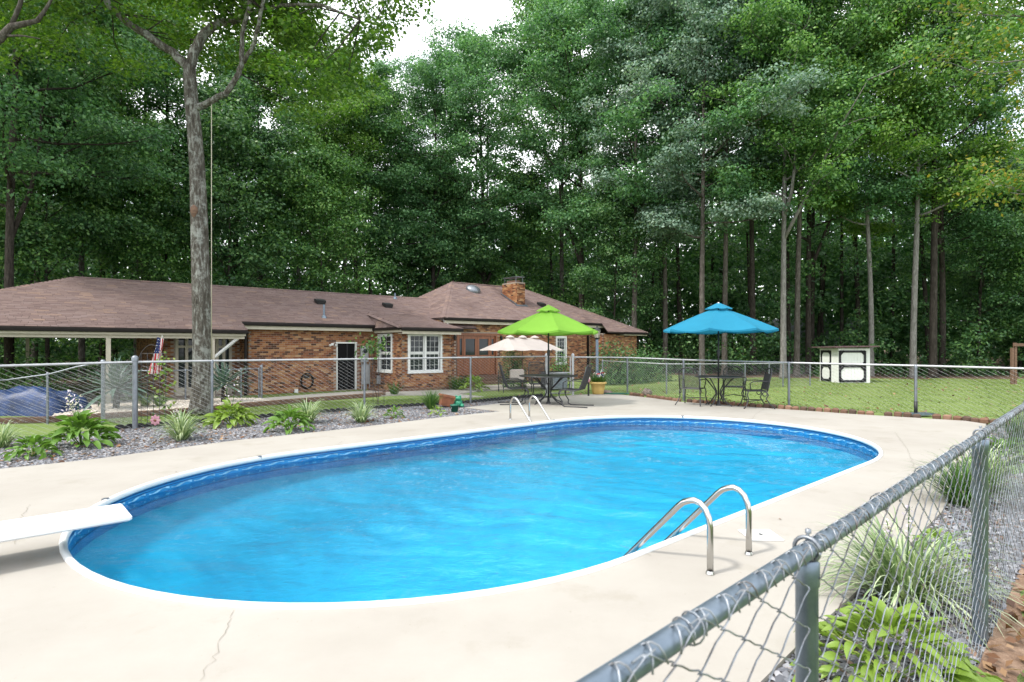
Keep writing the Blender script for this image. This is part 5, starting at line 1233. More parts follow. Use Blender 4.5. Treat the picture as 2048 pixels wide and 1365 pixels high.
# ------------------------------------------------------------------ umbrellas, tables, chairs
def umbrella(label, px, py, rim_z, apex_z, rad, mat, rot, pole_top_out=0, crank_side=1):
    x, y = G(px, py); r = thing('patio_umbrella', label, 'umbrella', (x, y, 0), rot, 'patio umbrellas'); n = 8
    def prof(f): return apex_z - .05 - (apex_z - .05 - rim_z) * (.90 * f + .10 * f * f)
    for i in range(n):
        k = MB(); a0, a1 = 2 * math.pi * i / n, 2 * math.pi * (i + 1) / n
        def fn(u, v):
            f = .17 + .83 * v; a = a0 + (a1 - a0) * u; c0, c1 = np.array([math.cos(a0), math.sin(a0)]), np.array([math.cos(a1), math.sin(a1)])
            q = (c0 * (1 - u) + c1 * u) * f * rad; bow = 4 * u * (1 - u); q = q * (1 - .05 * bow * v * v)
            return (q[0], q[1], prof(f) - .062 * bow * v + .012 * bow * math.sin(9 * v + i * 2))
        k.grid(fn, 8, 8); q = k.build('canopy_panel', M[mat], r, smooth=True)
        k = MB()
        def hem(u, v): p = fn(u, 1); return (p[0] * 1.002, p[1] * 1.002, p[2] - .055 * v * (1 - .4 * 4 * u * (1 - u)))
        k.grid(hem, 8, 1); k.build('hem', M[mat], q, smooth=True)
        k = MB(); k.tube([(.06, 0, prof(0.17) - .06), (rad * .55, 0, prof(.55) - .045), (rad * .985, 0, prof(.985) - .03)], .008, 5); k.tube([(.05, 0, apex_z - .62), (rad * .52, 0, prof(.52) - .05)], .007, 5)
        rb = k.build('rib', M['black'], r); rb.rotation_euler = (0, 0, a0)
    k = MB(); m_ = 8
    k.grid(lambda u, v: ((.03 + .21 * v) * rad * math.cos(2 * math.pi * u) , (.03 + .21 * v) * rad * math.sin(2 * math.pi * u), apex_z + .035 - (apex_z - rim_z) * .22 * v * (.9 + .1 * v) - .02 * v * abs(math.sin(4 * 2 * math.pi * u))), 32, 4)
    k.build('vent_cap', M[mat], r, smooth=True)
    k = MB(); k.lathe([(.0, .06), (.022, .05), (.03, .02), (.03, -.02), (.012, -.03)], (0, 0, apex_z), 10); k.build('finial', M['white'] if mat == 'blue' else M['green'], r, smooth=True)
    k = MB(); k.tube([(0, 0, .0), (0, 0, apex_z)], .021, 10); po = k.build('pole', M['black'], r, smooth=True)
    k = MB(); k.lathe([(.02, -.09), (.04, -.08), (.04, .06), (.02, .08)], (0, 0, 1.36), 10); k.tube([(.03, 0, 1.36), (.09, 0, 1.36), (.09, 0, 1.44), (.13, 0, 1.44)], .008, 6); k.build('crank', M['black'], po)
    k = MB(); k.lathe([(.05, -.04), (.055, .02), (.03, .05)], (0, 0, apex_z - .62), 10); k.build('runner', M['black'], r)
    return r
umbrella('open lime-green umbrella over the left iron table', 1097, 807.5, 1.93, 2.58, 1.36, 'green', .12)
umbrella('open azure-blue umbrella over the right iron table', 1437, 811.5, 1.96, 2.60, 1.41, 'blue', .30)

def lattice(k, A, B, C, D, nu, nv, r=.0032):
    A, B, C, D = (np.array(p, float) for p in (A, B, C, D))
    P = lambda u, v: (A * (1 - u) + B * u) * (1 - v) + (D * (1 - u) + C * u) * v
    for i in range(nu + 1): k.tube([P(i / nu, 0), P(i / nu, 1)], r, 3, caps=False)
    for j in range(nv + 1): k.tube([P(0, j / nv), P(1, j / nv)], r, 3, caps=False)
def table(label, px, py, rad, h):
    x, y = G(px, py); r = thing('patio_table', label, 'table', (x, y, 0), .3, 'iron patio tables'); k = MB()
    k.lathe([(.03, -.006), (rad - .02, -.006), (rad, -.015), (rad + .006, 0), (rad, .012), (rad - .02, .004), (.03, .004), (.03, -.006)], (0, 0, h), 36); k.build('tabletop', M['iron'], r)
    for i in range(4):
        a = i * math.pi / 2 + .4; k = MB(); pts = [(rad * .72, h - .02), (rad * .55, h - .10), (rad * .30, h - .26), (.09, h * .52), (.07, h * .40), (.16, h * .24), (rad * .40, h * .10), (rad * .58, .03), (rad * .62, .012)]
        k.tube([(q * math.cos(a), q * math.sin(a), z) for q, z in pts], .016, 6); k.lathe([(.024, 0), (.024, .012), (.01, .016)], (rad * .62 * math.cos(a), rad * .62 * math.sin(a), 0), 8); k.build('leg', M['iron'], r, smooth=True)
    k = MB(); k.tube([(.22 * math.cos(t_), .22 * math.sin(t_), h * .24) for t_ in np.linspace(0, 2 * math.pi, 25)[:-1]], .007, 5, closed=True); k.build('stretcher_ring', M['iron'], r, smooth=True)
    k = MB(); k.lathe([(.07, 0), (.07, .02), (.04, .05), (.03, .16), (.024, .16)], (0, 0, 0), 18); k.build('umbrella_base', M['iron'], r, smooth=True)
    return r
table('dark iron table under the lime-green umbrella', 1097, 807.5, .78, .74); table('dark iron table under the azure-blue umbrella', 1437, 811.5, .58, .74)

def spring_chair():                          # high-backed cantilever chair on long runners, facing +X
    r = thing('spring_chair', '', 'chair', (0, 0, 0), 0, 'iron chairs round the green umbrella'); W_ = .27
    for s in (-1, 1):
        y = s * W_; k = MB()
        k.tube([(-.42, y * .86, 1.02), (-.37, y * .95, .82), (-.30, y, .60), (-.23, y, .44), (-.12, y, .405), (.16, y, .43), (.25, y, .42), (.29, y, .37), (.27, y, .31)], .015, 6); k.build('side_frame', M['iron'], r, smooth=True)
        k = MB(); k.tube([(.22, y, .41), (.30, y, .34), (.27, y, .24), (.20, y, .14), (.21, y, .05), (.13, y, .012), (-.10, y, .012), (-.46, y * 1.15, .014)], .016, 6); k.build('leg', M['iron'], r, smooth=True)
        k = MB(); k.tube([(-.31, y, .64), (-.15, y * 1.12, .665), (.08, y * 1.15, .66), (.17, y * 1.1, .61), (.18, y, .43)], .013, 6); k.build('armrest', M['iron'], r, smooth=True)
    k = MB(); lattice(k, (-.23, -W_, .43), (.25, -W_, .42), (.25, W_, .42), (-.23, W_, .43), 15, 17, .0058); k.tube([(.26, -W_, .42), (.26, W_, .42)], .015, 6); k.build('seat', M['iron'], r)
    k = MB(); lattice(k, (-.30, -W_, .60), (-.42, -W_ * .86, 1.0), (-.42, W_ * .86, 1.0), (-.30, W_, .60), 13, 16, .0058); lattice(k, (-.23, -W_, .43), (-.30, -W_, .60), (-.30, W_, .60), (-.23, W_, .43), 5, 16, .0058)
    k.tube([(-.42, -W_ * .86, 1.02), (-.445, -.1, 1.05), (-.445, .1, 1.05), (-.42, W_ * .86, 1.02)], .017, 6); k.build('backrest', M['iron'], r); return r
def scroll_chair():                          # four splayed legs with scrolls, rounded back, facing +X
    r = thing('scroll_chair', '', 'chair', (0, 0, 0), 0, 'iron chairs round the blue umbrella'); W_ = .26
    for s in (-1, 1):
        y = s * W_
        k = MB(); k.tube([(.22, y, .43), (.25, y * 1.05, .34), (.22, y * 1.05, .24), (.27, y * 1.12, .08), (.33, y * 1.2, .012)], .015, 6); k.lathe([(.02, 0), (.02, .012)], (.33, y * 1.2, .0), 6); k.build('leg', M['iron'], r, smooth=True)
        k = MB(); k.tube([(-.20, y, .43), (-.24, y * 1.02, .33), (-.19, y, .25), (-.27, y * 1.1, .12), (-.38, y * 1.25, .012)], .015, 6)
        k.tube([(-.16 + .05 * math.cos(t_), y, .36 + .05 * math.sin(t_)) for t_ in np.linspace(0, 2 * math.pi, 15)[:-1]], .011, 5, closed=True); k.build('leg', M['iron'], r, smooth=True)
        k = MB(); k.tube([(-.28, y, .66), (-.1, y * 1.15, .675), (.12, y * 1.18, .665), (.19, y * 1.1, .62), (.16, y, .44)], .013, 6); k.build('armrest', M['iron'], r, smooth=True)
    k = MB(); k.tube([(.22, -W_, .18), (-.2, 0, .2), (.22, W_, .18)], .011, 5); k.build('stretcher', M['iron'], r, smooth=True)
    k = MB(); lattice(k, (-.22, -W_, .43), (.23, -W_, .43), (.23, W_, .43), (-.22, W_, .43), 14, 16, .0058); k.tube([(-.22, -W_, .43), (.23, -W_, .43), (.23, W_, .43), (-.22, W_, .43)], .015, 6, closed=True); k.build('seat', M['iron'], r)
    k = MB(); lattice(k, (-.22, -W_, .46), (-.32, -W_ * .95, .84), (-.32, W_ * .95, .84), (-.22, W_, .46), 12, 15, .0058)
    k.tube([(-.22, -W_, .43), (-.27, -W_, .66), (-.32, -W_ * .95, .86), (-.34, -W_ * .6, .95), (-.35, 0, .98), (-.34, W_ * .6, .95), (-.32, W_ * .95, .86), (-.27, W_, .66), (-.22, W_, .43)], .016, 6); k.build('backrest', M['iron'], r, smooth=True); return r
def place(first, made, loc, rz, label):
    if not made: first.location = loc; first.rotation_euler = (0, 0, rz); first['label'] = label; return
    dup(first, loc, rz, label)
sc_ = spring_chair()
for i, (px, py, rz, lab) in enumerate(((1032, 808, .12, 'high-backed iron chair left of the green umbrella pole, seen side on'), (1146, 813, 2.75, 'high-backed iron chair right of the green umbrella pole, nearest the yellow pot'),
                                       (1080, 796, -1.35, 'iron chair on the far side of the green umbrella table'))):
    place(sc_, i, (*G(px, py), 0), rz, lab)
sd_ = scroll_chair()
for i, (px, py, rz, lab) in enumerate(((1385, 810, .95, 'iron scroll-leg chair on the left of the blue umbrella table, its back towards the pool'), (1468, 805, -1.85, 'iron scroll-leg chair behind the blue umbrella table, facing the pool'),
                                       (1510, 816, 3.0, 'iron scroll-leg chair right of the blue umbrella table, seen side on'))):
    place(sd_, i, (*G(px, py), 0), rz, lab)

# ------------------------------------------------------------------ things on and round the deck
M['yellowpot'] = plain('yellow_glaze', (.52, .36, .12), .4, var=.1); M['clay'] = plain('terracotta', (.22, .085, .045), .8, var=.25, scale=10); M['greenplastic'] = plain('green_plastic', (.012, .10, .065), .4, var=.2)
M['pink'] = plain('pink_paint', (.50, .24, .30), .5, var=.15); M['red'] = plain('flag_red', (.42, .025, .035), .8, var=.1); M['navy'] = plain('flag_navy', (.02, .035, .14), .8, var=.1); M['stone'] = plain('rough_stone', (.20, .16, .14), .9, var=.4, scale=14, bmp=.6)
x, y = G(1196, 788.5); r = thing('flower_pot', 'big yellow flower pot at the far edge of the deck', 'pot', (x, y, 0)); k = MB()
k.lathe([(.0, .012), (.165, .0), (.18, .02), (.20, .14), (.205, .15), (.207, .16), (.235, .32), (.27, .325), (.275, .345), (.275, .385), (.262, .395), (.25, .385), (.235, .34), (.0, .335)], (0, 0, 0), 28); k.build('pot', M['yellowpot'], r, smooth=True)
p = thing('potted_flowers', 'green leafy flowers growing in the big yellow pot', 'plant', (x, y, .335)); link('foliage', blades(150, .34, .03, 'grassblade', .16, (.8, 1.5), .6), p); Cc = rng.normal(size=(26, 3)) * [.12, .1, .05] + [0, 0, .27]; link('blossom', leaf_mesh('blossom', Cc, rng.normal(size=(26, 3)), .05, .04, M['lilac']), p)
r = thing('pinwheel', 'red, white and blue striped pinwheel stuck in the yellow pot', 'pinwheel', (x + .06, y - .12, .34)); k = MB(); k.tube([(0, 0, 0), (0, 0, .32)], .006, 6); k.build('stick', M['clay'], r)
for i in range(6):
    a = i * math.pi / 3; k = MB(); p0 = np.array([0, -.012, .33]); e1 = np.array([math.cos(a), 0, math.sin(a)]); e2 = np.array([math.cos(a + .9), 0, math.sin(a + .9)]); q = [p0, p0 + e1 * .10, p0 + e1 * .10 + e2 * .05 - np.array([0, .02, 0]), p0 + e2 * .035 - np.array([0, .025, 0])]
    k.add([tuple(v) for v in q] + [tuple(v + np.array([0, .004, 0])) for v in q], [(0, 1, 2, 3), (7, 6, 5, 4), (0, 4, 5, 1), (1, 5, 6, 2), (2, 6, 7, 3)]); k.build('vane', [M['red'], M['white'], M['navy']][i % 3], r)
x, y = G(1177, 792); r = thing('garden_ornament', 'pink and white ball ornament on a dark stake left of the yellow pot', 'ornament', (x, y, -.05)); k = MB()
k.tube([(0, 0, 0), (0, 0, .47)], .03, 8); k.build('stake', M['black'], r); k = MB(); k.lathe([(.0, -.1)] + [(.095 * math.cos(t_), .1 * math.sin(t_)) for t_ in np.linspace(-1.4, .1, 9)], (-.03, 0, .56), 14); k.build('ball', M['pink'], r, smooth=True)
k = MB(); k.lathe([(.0965 * math.cos(t_), .101 * math.sin(t_)) for t_ in np.linspace(.1, 1.5, 8)] + [(0, .101)], (-.03, 0, .56), 14); k.build('ball_top', M['beige'], r, smooth=True)
x, y = G(1238, 788.5); k = MB(); k.tube([((.30 + .012 * i) * math.cos(a) * (1 + .1 * math.sin(i)), (.14 + .006 * i) * math.sin(a), .015 + .010 * (i // 9)) for i, a in enumerate(np.linspace(0, 24, 120)) for i in [i / 12]] + [(-.45, -.05, .015), (-.75, .03, .015)], .013, 6)
h_ = k.build('garden_hose', M['greenplastic'], smooth=True); h_.location = (x, y, 0); tag(h_, 'coiled green garden hose lying at the far deck edge', 'hose')
def rock(label, x, y, z, s):
    k = MB(); n_, m_ = 9, 6; vs = []
    for j in range(m_ + 1):
        for i in range(n_): th, ph = 2 * math.pi * i / n_, math.pi * j / m_; q = 1 + .18 * math.sin(3 * th + 2 * j) + .1 * rng.normal() * (0 < j < m_); vs.append((s[0] * math.sin(ph) * math.cos(th) * q, s[1] * math.sin(ph) * math.sin(th) * q, s[2] * math.cos(ph) * q))
    k.add(vs, [(j * n_ + i, j * n_ + (i + 1) % n_, (j + 1) * n_ + (i + 1) % n_, (j + 1) * n_ + i) for j in range(m_) for i in range(n_)]); o = k.build('rock', M['stone']); o.location = (x, y, z); tag(o, label, 'rock')
x, y = G(1297, 790); rock('brownish rock at the far deck edge right of the hose', x, y + .2, .06, (.16, .12, .11)); x, y = G(1214, 788); rock('grey flat stone between the yellow pot and the hose', x, y + .15, .03, (.24, .12, .07))
x, y = G(891, 815, -.02); r = thing('clay_planter', 'square clay planter tilted on its side in the slate bed', 'planter', (x, y, .02), .4); r.rotation_euler = (0, R(12), .35)
k = MB(); a, b_, h = .14, .17, .27; vs = [(-a, -a, 0), (a, -a, 0), (a, a, 0), (-a, a, 0), (-b_, -b_, h), (b_, -b_, h), (b_, b_, h), (-b_, b_, h)]; vi = [(q[0] * .86, q[1] * .86, q[2] if q[2] else .03) for q in vs]
k.add(vs + vi, [(3, 2, 1, 0), (0, 1, 5, 4), (1, 2, 6, 5), (2, 3, 7, 6), (3, 0, 4, 7), (4, 5, 13, 12), (5, 6, 14, 13), (6, 7, 15, 14), (7, 4, 12, 15), (13, 9, 8, 12), (14, 10, 9, 13), (15, 11, 10, 14), (12, 8, 11, 15), (8, 9, 10, 11)]); pot = k.build('pot', M['clay'], r)
k = MB(); [k.box(c, d) for c, d in (((0, -.175, .25), (.38, .02, .05)), ((0, .175, .25), (.38, .02, .05)), ((-.18, 0, .25), (.02, .33, .05)), ((.18, 0, .25), (.02, .33, .05)))]; k.build('rim', M['clay'], r)
x, y = G(909, 825, -.02); r = thing('green_pot', 'small green pot with a frog figure beside it in the slate bed', 'pot', (x, y, -.02)); k = MB(); k.lathe([(0, .0), (.075, 0), (.095, .15), (.105, .15), (.105, .18), (.09, .18), (.08, .14), (0, .14)], (0, 0, 0), 16); k.build('pot', M['greenplastic'], r, smooth=True)
x, y = G(917, 815, -.02); r = thing('frog_figure', 'little green frog figure behind the small green pot', 'ornament', (x, y, -.02))
def ell(k, c, s, n_=12, m_=8): k.add([(c[0] + s[0] * math.sin(math.pi * j / m_) * math.cos(2 * math.pi * i / n_), c[1] + s[1] * math.sin(math.pi * j / m_) * math.sin(2 * math.pi * i / n_), c[2] + s[2] * math.cos(math.pi * j / m_)) for j in range(m_ + 1) for i in range(n_)], [(j * n_ + i, j * n_ + (i + 1) % n_, (j + 1) * n_ + (i + 1) % n_, (j + 1) * n_ + i) for j in range(m_) for i in range(n_)])
M['frog'] = plain('frog_green', (.03, .22, .13), .35, var=.2)
k = MB(); ell(k, (0, 0, .11), (.10, .12, .11)); k.build('body', M['frog'], r, smooth=True); k = MB(); ell(k, (0, -.06, .23), (.085, .075, .06)); k.build('head', M['frog'], r, smooth=True)
for s in (-1, 1): k = MB(); ell(k, (s * .05, -.08, .285), (.028, .028, .028)); k.build('eye', M['frog'], r, smooth=True); k = MB(); ell(k, (s * .10, -.05, .05), (.05, .10, .05)); k.build('leg', M['frog'], r, smooth=True)
# wire trellis with the pink flower, plus the obelisk with its climber
Yt = 11.25; r = thing('wire_trellis', 'black wire trellis panel beside the left terminal post of the fence', 'trellis', (AT(307, Yt), Yt, -.03)); k = MB(); w_ = .24
for i in range(5): k.tube([(-w_ + 2 * w_ * i / 4, 0, 0), (-w_ + 2 * w_ * i / 4, 0, 1.42)], .006, 4)
for z in (.25, .55, .85, 1.15, 1.41): k.tube([(-w_, .004, z), (w_, .004, z)], .0035, 4)
k.build('wires', M['iron'], r); k = MB(); k.tube([(-w_ - .05 + .5 * t_, 0, 1.30 + .28 * math.sin(math.pi * t_) ** .7) for t_ in np.linspace(0, 1, 12)], .006, 5); k.build('hook', M['iron'], r)
v = thing('climbing_vine', 'thin climbing vine on the black wire trellis', 'vine', (AT(328, 11.6), 11.6, -.03)); k = MB(); P_ = [(.02 * math.sin(i), .02 * math.cos(i * 1.7), .12 * i) for i in range(12)]; k.tube(P_, .006, 5); k.build('stem', M['grassblade'], v)
Cc = np.array([P_[rng.integers(3, 12)] for _ in range(90)]) + rng.normal(size=(90, 3)) * [.14, .05, .07]; link('foliage', leaf_mesh('foliage', Cc, rng.normal(size=(90, 3)) + [0, -.5, .5], .09, .06, M['hostalime']), v)
r = thing('flower_stake', 'pink metal flower on a stake in front of the wire trellis', 'ornament', (AT(311, 10.9), 10.9, -.03)); k = MB(); k.tube([(0, 0, 0), (0, 0, .15)], .006, 6); k.build('stem', M['greenplastic'], r); zc_ = ZZ(841, 10.9) + .03
for i in range(8): a = i * math.pi / 4; k = MB(); ell(k, (0, 0, 0), (.052, .008, .030), 8, 6); o = k.build('petal', M['pink'], r, smooth=True); o.location = (.055 * math.cos(a), -.01, zc_ + .055 * math.sin(a)); o.rotation_euler = (0, -a, 0)
k = MB(); ell(k, (0, -.022, zc_), (.026, .012, .026)); k.build('flower_centre', M['clay'], r, smooth=True)
Yo = 13.7; r = thing('wire_obelisk', 'thin rusty wire trellis standing by the second fence post in the bed', 'trellis', (AT(757, Yo), Yo, -.03))
for sx in (-.13, 0, .13): k = MB(); k.tube([(sx, 0, 0), (sx, 0, .9 + .15 * (sx == 0)), (sx * 1.4, 0, 1.75)], .005, 4); k.build('wire', M['iron'], r)
for z in (.2, .5, .8): k = MB(); k.tube([(-.14, .005, z), (.14, .005, z)], .004, 4); k.build('crossbar', M['iron'], r)
v = thing('climbing_rose', 'leafy climber at the top of the rusty wire trellis, in front of the narrow window', 'vine', (AT(752, 13.85), 13.85, -.03)); k = MB(); P_ = [(.05 * math.sin(i * .8) - .01 * i, 0, .14 * i) for i in range(12)]; k.tube(P_, .007, 5); k.build('stem', M['barkdark'], v)
Cc = np.array([-.08, 0, 1.55]) + rng.normal(size=(150, 3)) * [.20, .09, .13]; link('foliage', leaf_mesh('foliage', Cc, rng.normal(size=(150, 3)) + [0, -.5, .5], .085, .055, M['grassblade']), v)
# lamp post
Yl = 20.3; x = AT(1194, Yl); r = thing('lamp_post', 'dark post lamp with glass lantern beside the green umbrella', 'lamp post', (x, Yl, -.33)); k = MB(); k.box((0, 0, 1.05), (.09, .09, 2.1)); k.build('post', M['galvblue'], r)
k = MB(); k.lathe([(.05, 2.10), (.10, 2.14), (.10, 2.16), (.02, 2.16)], (0, 0, 0), 8); k.lathe([(.15, 2.42), (.10, 2.48), (.03, 2.52), (.012, 2.58), (0, 2.59)], (0, 0, 0), 8); [k.tube([(.09 * math.cos(a), .09 * math.sin(a), 2.16), (.13 * math.cos(a), .13 * math.sin(a), 2.42)], .007, 4) for a in np.linspace(0, 2 * math.pi, 7)[:-1]]; k.build('lantern_frame', M['black'], r)
k = MB(); k.lathe([(.08, 2.165), (.12, 2.42)], (0, 0, 0), 6); k.build('lantern_glass', M['beige'], r)

# patio in front of the wooden doors: cream umbrella, loveseat, air conditioner
Yc = 24.6; x = AT(1045, Yc); r = thing('market_umbrella', 'long cream triple-vent umbrella low in front of the wooden doors', 'umbrella', (x, Yc, -.33), TH + .05, 'patio umbrellas'); A_, B_, RL = 1.95, 1.25, .85; zr_, za_ = 1.72, 2.22
N_ = 14
for i in range(N_):
    k = MB()
    def fn(u, v, i=i):
        a = 2 * math.pi * (i + u) / N_; cx_, sx_ = math.cos(a), math.sin(a); rx = A_ * math.copysign(abs(cx_) ** .75, cx_); ry = B_ * math.copysign(abs(sx_) ** .75, sx_); tx = max(-RL, min(RL, rx * .6)); bow = 4 * u * (1 - u)
        f = v; return (tx + (rx - tx) * f * (1 - .03 * bow * v), ry * f * (1 - .03 * bow * v), za_ - .02 * 0 - (za_ - zr_) * f - .03 * bow * v)
    k.grid(fn, 5, 6); k.build('canopy_panel', M['cream'], r, smooth=True)
for xx in (-.72, 0, .72): k = MB(); k.lathe([(.20, .02), (.13, .07), (.04, .11), (0, .115)], (xx, 0, za_), 14); k.build('vent_cap', M['cream'], r, smooth=True)
k = MB(); k.tube([(0, 0, 0), (0, 0, za_)], .024, 8); k.build('pole', M['timber'], r)
Yv = 23.6; r = thing('loveseat', 'black metal loveseat with beige cushion on the patio behind the fence', 'loveseat', (AT(1030, Yv), Yv, -.33), .35); k = MB(); [k.tube([(sx, sy, 0), (sx, sy, .62 if sy < 0 else .9)], .02, 6) for sx in (-.6, .6) for sy in (-.3, .3)]; k.build('frame', M['iron'], r)
k = MB(); lattice(k, (-.6, -.3, .42), (.6, -.3, .42), (.6, .3, .42), (-.6, .3, .42), 14, 8, .008); k.build('seat', M['iron'], r); k = MB(); lattice(k, (-.6, .3, .45), (.6, .3, .45), (.6, .33, .9), (-.6, .33, .9), 14, 5, .008); k.build('backrest', M['iron'], r)
for s in (-1, 1): k = MB(); k.tube([(s * .6, .3, .62), (s * .62, -.3, .62)], .02, 6); k.build('armrest', M['iron'], r)
k = MB(); k.bbox((.15, .17, .70), (.62, .16, .46), .05); o = k.build('cushion', M['cream'], None, smooth=False); o.location = (AT(1030, Yv), Yv, -.33); o.rotation_euler = (0, 0, .35); tag(o, 'beige square cushion leaning in the black loveseat', 'cushion')
Ya = 25.0; r = thing('air_conditioner', 'grey outdoor air conditioner behind the gate', 'air conditioner', (AT(1108, Ya), Ya, -.33), TH); k = MB(); k.bbox((0, 0, .40), (.85, .85, .74), .04); k.build('cabinet', M['galv'], r)
for i in range(9): k = MB(); k.box((0, -.43, .14 + i * .065), (.75, .02, .025)); k.build('louvre', M['galvblue'], r)
k = MB(); k.lathe([(.36, .78), (.34, .79), (.05, .80), (0, .80)], (0, 0, 0), 16); k.build('fan_grille', M['black'], r)
# fittings along the brick wall
def onwall(name, label, cat, px, py, build, off=-.01):
    t_ = TX(px, off); W = HW(t_, off, 0); z = ZZ(py, W[1]); r = thing(name, label, cat, (W[0], W[1], z), TH); build(r); return r
def fl_(r):
    k = MB(); k.box((0, -.03, 0), (.10, .05, .10)); k.build('base', M['white'], r)
    for s in (-1, 1): k = MB(); k.lathe([(.02, 0), (.05, .08), (.055, .1), (0, .1)], (0, 0, 0), 10); o = k.build('lamp_head', M['white'], r, smooth=True); o.location = (s * .10, -.07, -.01); o.rotation_euler = (R(115), 0, s * .5)
onwall('flood_light', 'white double flood light on the brick wall left of the dark door', 'light', 664, 689, fl_)
onwall('outlet_box', 'white outlet box low on the brick wall below the hose', 'outlet', 592, 783, lambda r: (MB().bbox((0, -.03, 0), (.14, .07, .17), .01).build('cover', M['white'], r)))
def hose_(r):
    k = MB(); k.tube([((.24 + .02 * math.sin(a * .37)) * math.cos(a), -.07 - .012 * math.sin(a * 1.3), (.30 + .02 * math.sin(a * .5)) * math.sin(a)) for a in np.linspace(0, 44, 200)], .022, 6); k.build('coil', M['gutter'], r, smooth=True); k = MB(); k.box((0, -.03, .16), (.2, .06, .1)); k.build('hanger', M['black'], r)
onwall('hose_coil', 'dark hose coiled on a hanger on the brick wall', 'hose', 613, 762, hose_)
def meter_(r):
    k = MB(); k.bbox((0, -.08, .42), (.34, .15, .70), .015); k.build('breaker_box', M['galvpale'], r); k = MB(); k.bbox((.05, -.07, -.45), (.30, .13, .85), .015); k.build('meter_box', M['galvpale'], r)
    k = MB(); k.lathe([(.09, 0), (.09, .06), (.06, .09), (0, .09)], (0, 0, 0), 14); o = k.build('meter_dial', M['glass'], r, smooth=True); o.location = (0, -.155, .55); o.rotation_euler = (R(90), 0, 0)
    for xx in (-.10, .0, .10, .26): k = MB(); k.tube([(xx, -.05, .06), (xx, -.05, -1.25)], .022, 6); k.build('conduit', M['galvpale'], r)
onwall('electric_meter', 'grey electric meter and breaker boxes on the wall right of the dark door', 'meter', 727, 728, meter_)
onwall('utility_box', 'small grey utility box low on the bay wall', 'box', 757, 760, lambda r: (MB().bbox((0, -.09, 0), (.22, .16, .38), .02).build('cabinet', M['galvpale'], r)), -.35)
def sconce_(r): k = MB(); k.lathe([(.02, -.12), (.06, -.08), (.07, .06), (.03, .12), (0, .14)], (0, -.12, 0), 8); k.build('lantern', M['black'], r); k = MB(); k.tube([(0, 0, .02), (0, -.06, .16), (0, -.12, .13)], .012, 6); k.build('arm', M['black'], r)
onwall('wall_lantern', 'black wall lantern left of the wooden doors', 'light', 907, 676, sconce_); onwall('wall_lantern', 'black wall lantern right of the wooden doors', 'light', 1000, 677, sconce_)
# ground works by the house: walk, timbers, gravel
def sheet(name, pts, z, mat): k = MB(); k.slab([(*G(a, b_, z), z) for a, b_ in pts], .06); return k.build(name, mat, kind='structure')
sheet('garden_path', [(1090, 766), (905, 774), (740, 781), (640, 787.5), (520, 797), (545, 806.5), (700, 794), (800, 789.5), (870, 790), (930, 797.5), (985, 801.5), (1020, 799), (915, 788), (960, 781.5), (1120, 773)], -.285, M['deck'])
r = thing('timber_edging', 'brown landscape timbers edging the path and the pale gravel', 'edging', (*G(480, 813, -.25), -.25)); P_ = [(-20, 846), (95, 842), (205, 835), (300, 829), (385, 823), (480, 813.5), (560, 806.5), (640, 800), (705, 795), (770, 790)]
for a, b_ in zip(P_[:-1], P_[1:]):
    A2, B2 = np.array(G(*a, -.28)), np.array(G(*b_, -.28)); d = B2 - A2; L_ = np.linalg.norm(d); c = (A2 + B2) / 2 - np.array(r.location[:2]); k = MB(); k.bbox((0, 0, 0), (L_ - .01, .12, .15), .015); o = k.build('timber', M['timber'], r); o.location = (c[0], c[1], .0); o.rotation_euler = (0, 0, math.atan2(d[1], d[0]))
r = thing('timber_edging', 'dark timbers round the house bed under the bay window', 'edging', (*G(850, 779, -.3), -.3)); P_ = [(738, 781), (770, 785), (860, 781.5), (955, 776), (968, 768)]
for a, b_ in zip(P_[:-1], P_[1:]):
    A2, B2 = np.array(G(*a, -.3)), np.array(G(*b_, -.3)); d = B2 - A2; L_ = np.linalg.norm(d); c = (A2 + B2) / 2 - np.array(r.location[:2]); k = MB(); k.bbox((0, 0, 0), (L_ - .01, .12, .16), .015); o = k.build('timber', M['timber'], r); o.location = (c[0], c[1], .03); o.rotation_euler = (0, 0, math.atan2(d[1], d[0]))
o = stones('pale_gravel', [G(100, 838, -.26), G(205, 831, -.26), G(385, 820, -.26), G(480, 811, -.26), G(556, 805, -.26), G(518, 797, -.26), G(420, 797, -.26), G(300, 802, -.26), G(120, 815, -.26)], -.27, 9000, .07, M['palegravel']); o['label'] = 'pale pebbles round the yuccas by the carport'
# blue tarp over a pile
def tz(u, v): 
    e_ = min(u, 1 - u, v, 1 - v); h = .66 * (1 - math.exp(-e_ * 16)); return h * (1 + .10 * math.sin(9 * u + 4 * v) + .06 * math.sin(23 * u - 7 * v)) + .03 * math.sin(31 * u + 17 * v) * (e_ > .02)
k = MB(); k.grid(lambda u, v: (-1.9 + 3.4 * u + .06 * math.sin(8 * v), -.7 + 1.4 * v + .06 * math.sin(11 * u), tz(u, v)), 40, 16); o = k.build('tarp_pile', M['tarp'], smooth=True); o.location = (AT(42, 16.0), 16.0, -.34); tag(o, 'long pile covered with a crumpled blue tarp behind the leaning fence', 'tarp')
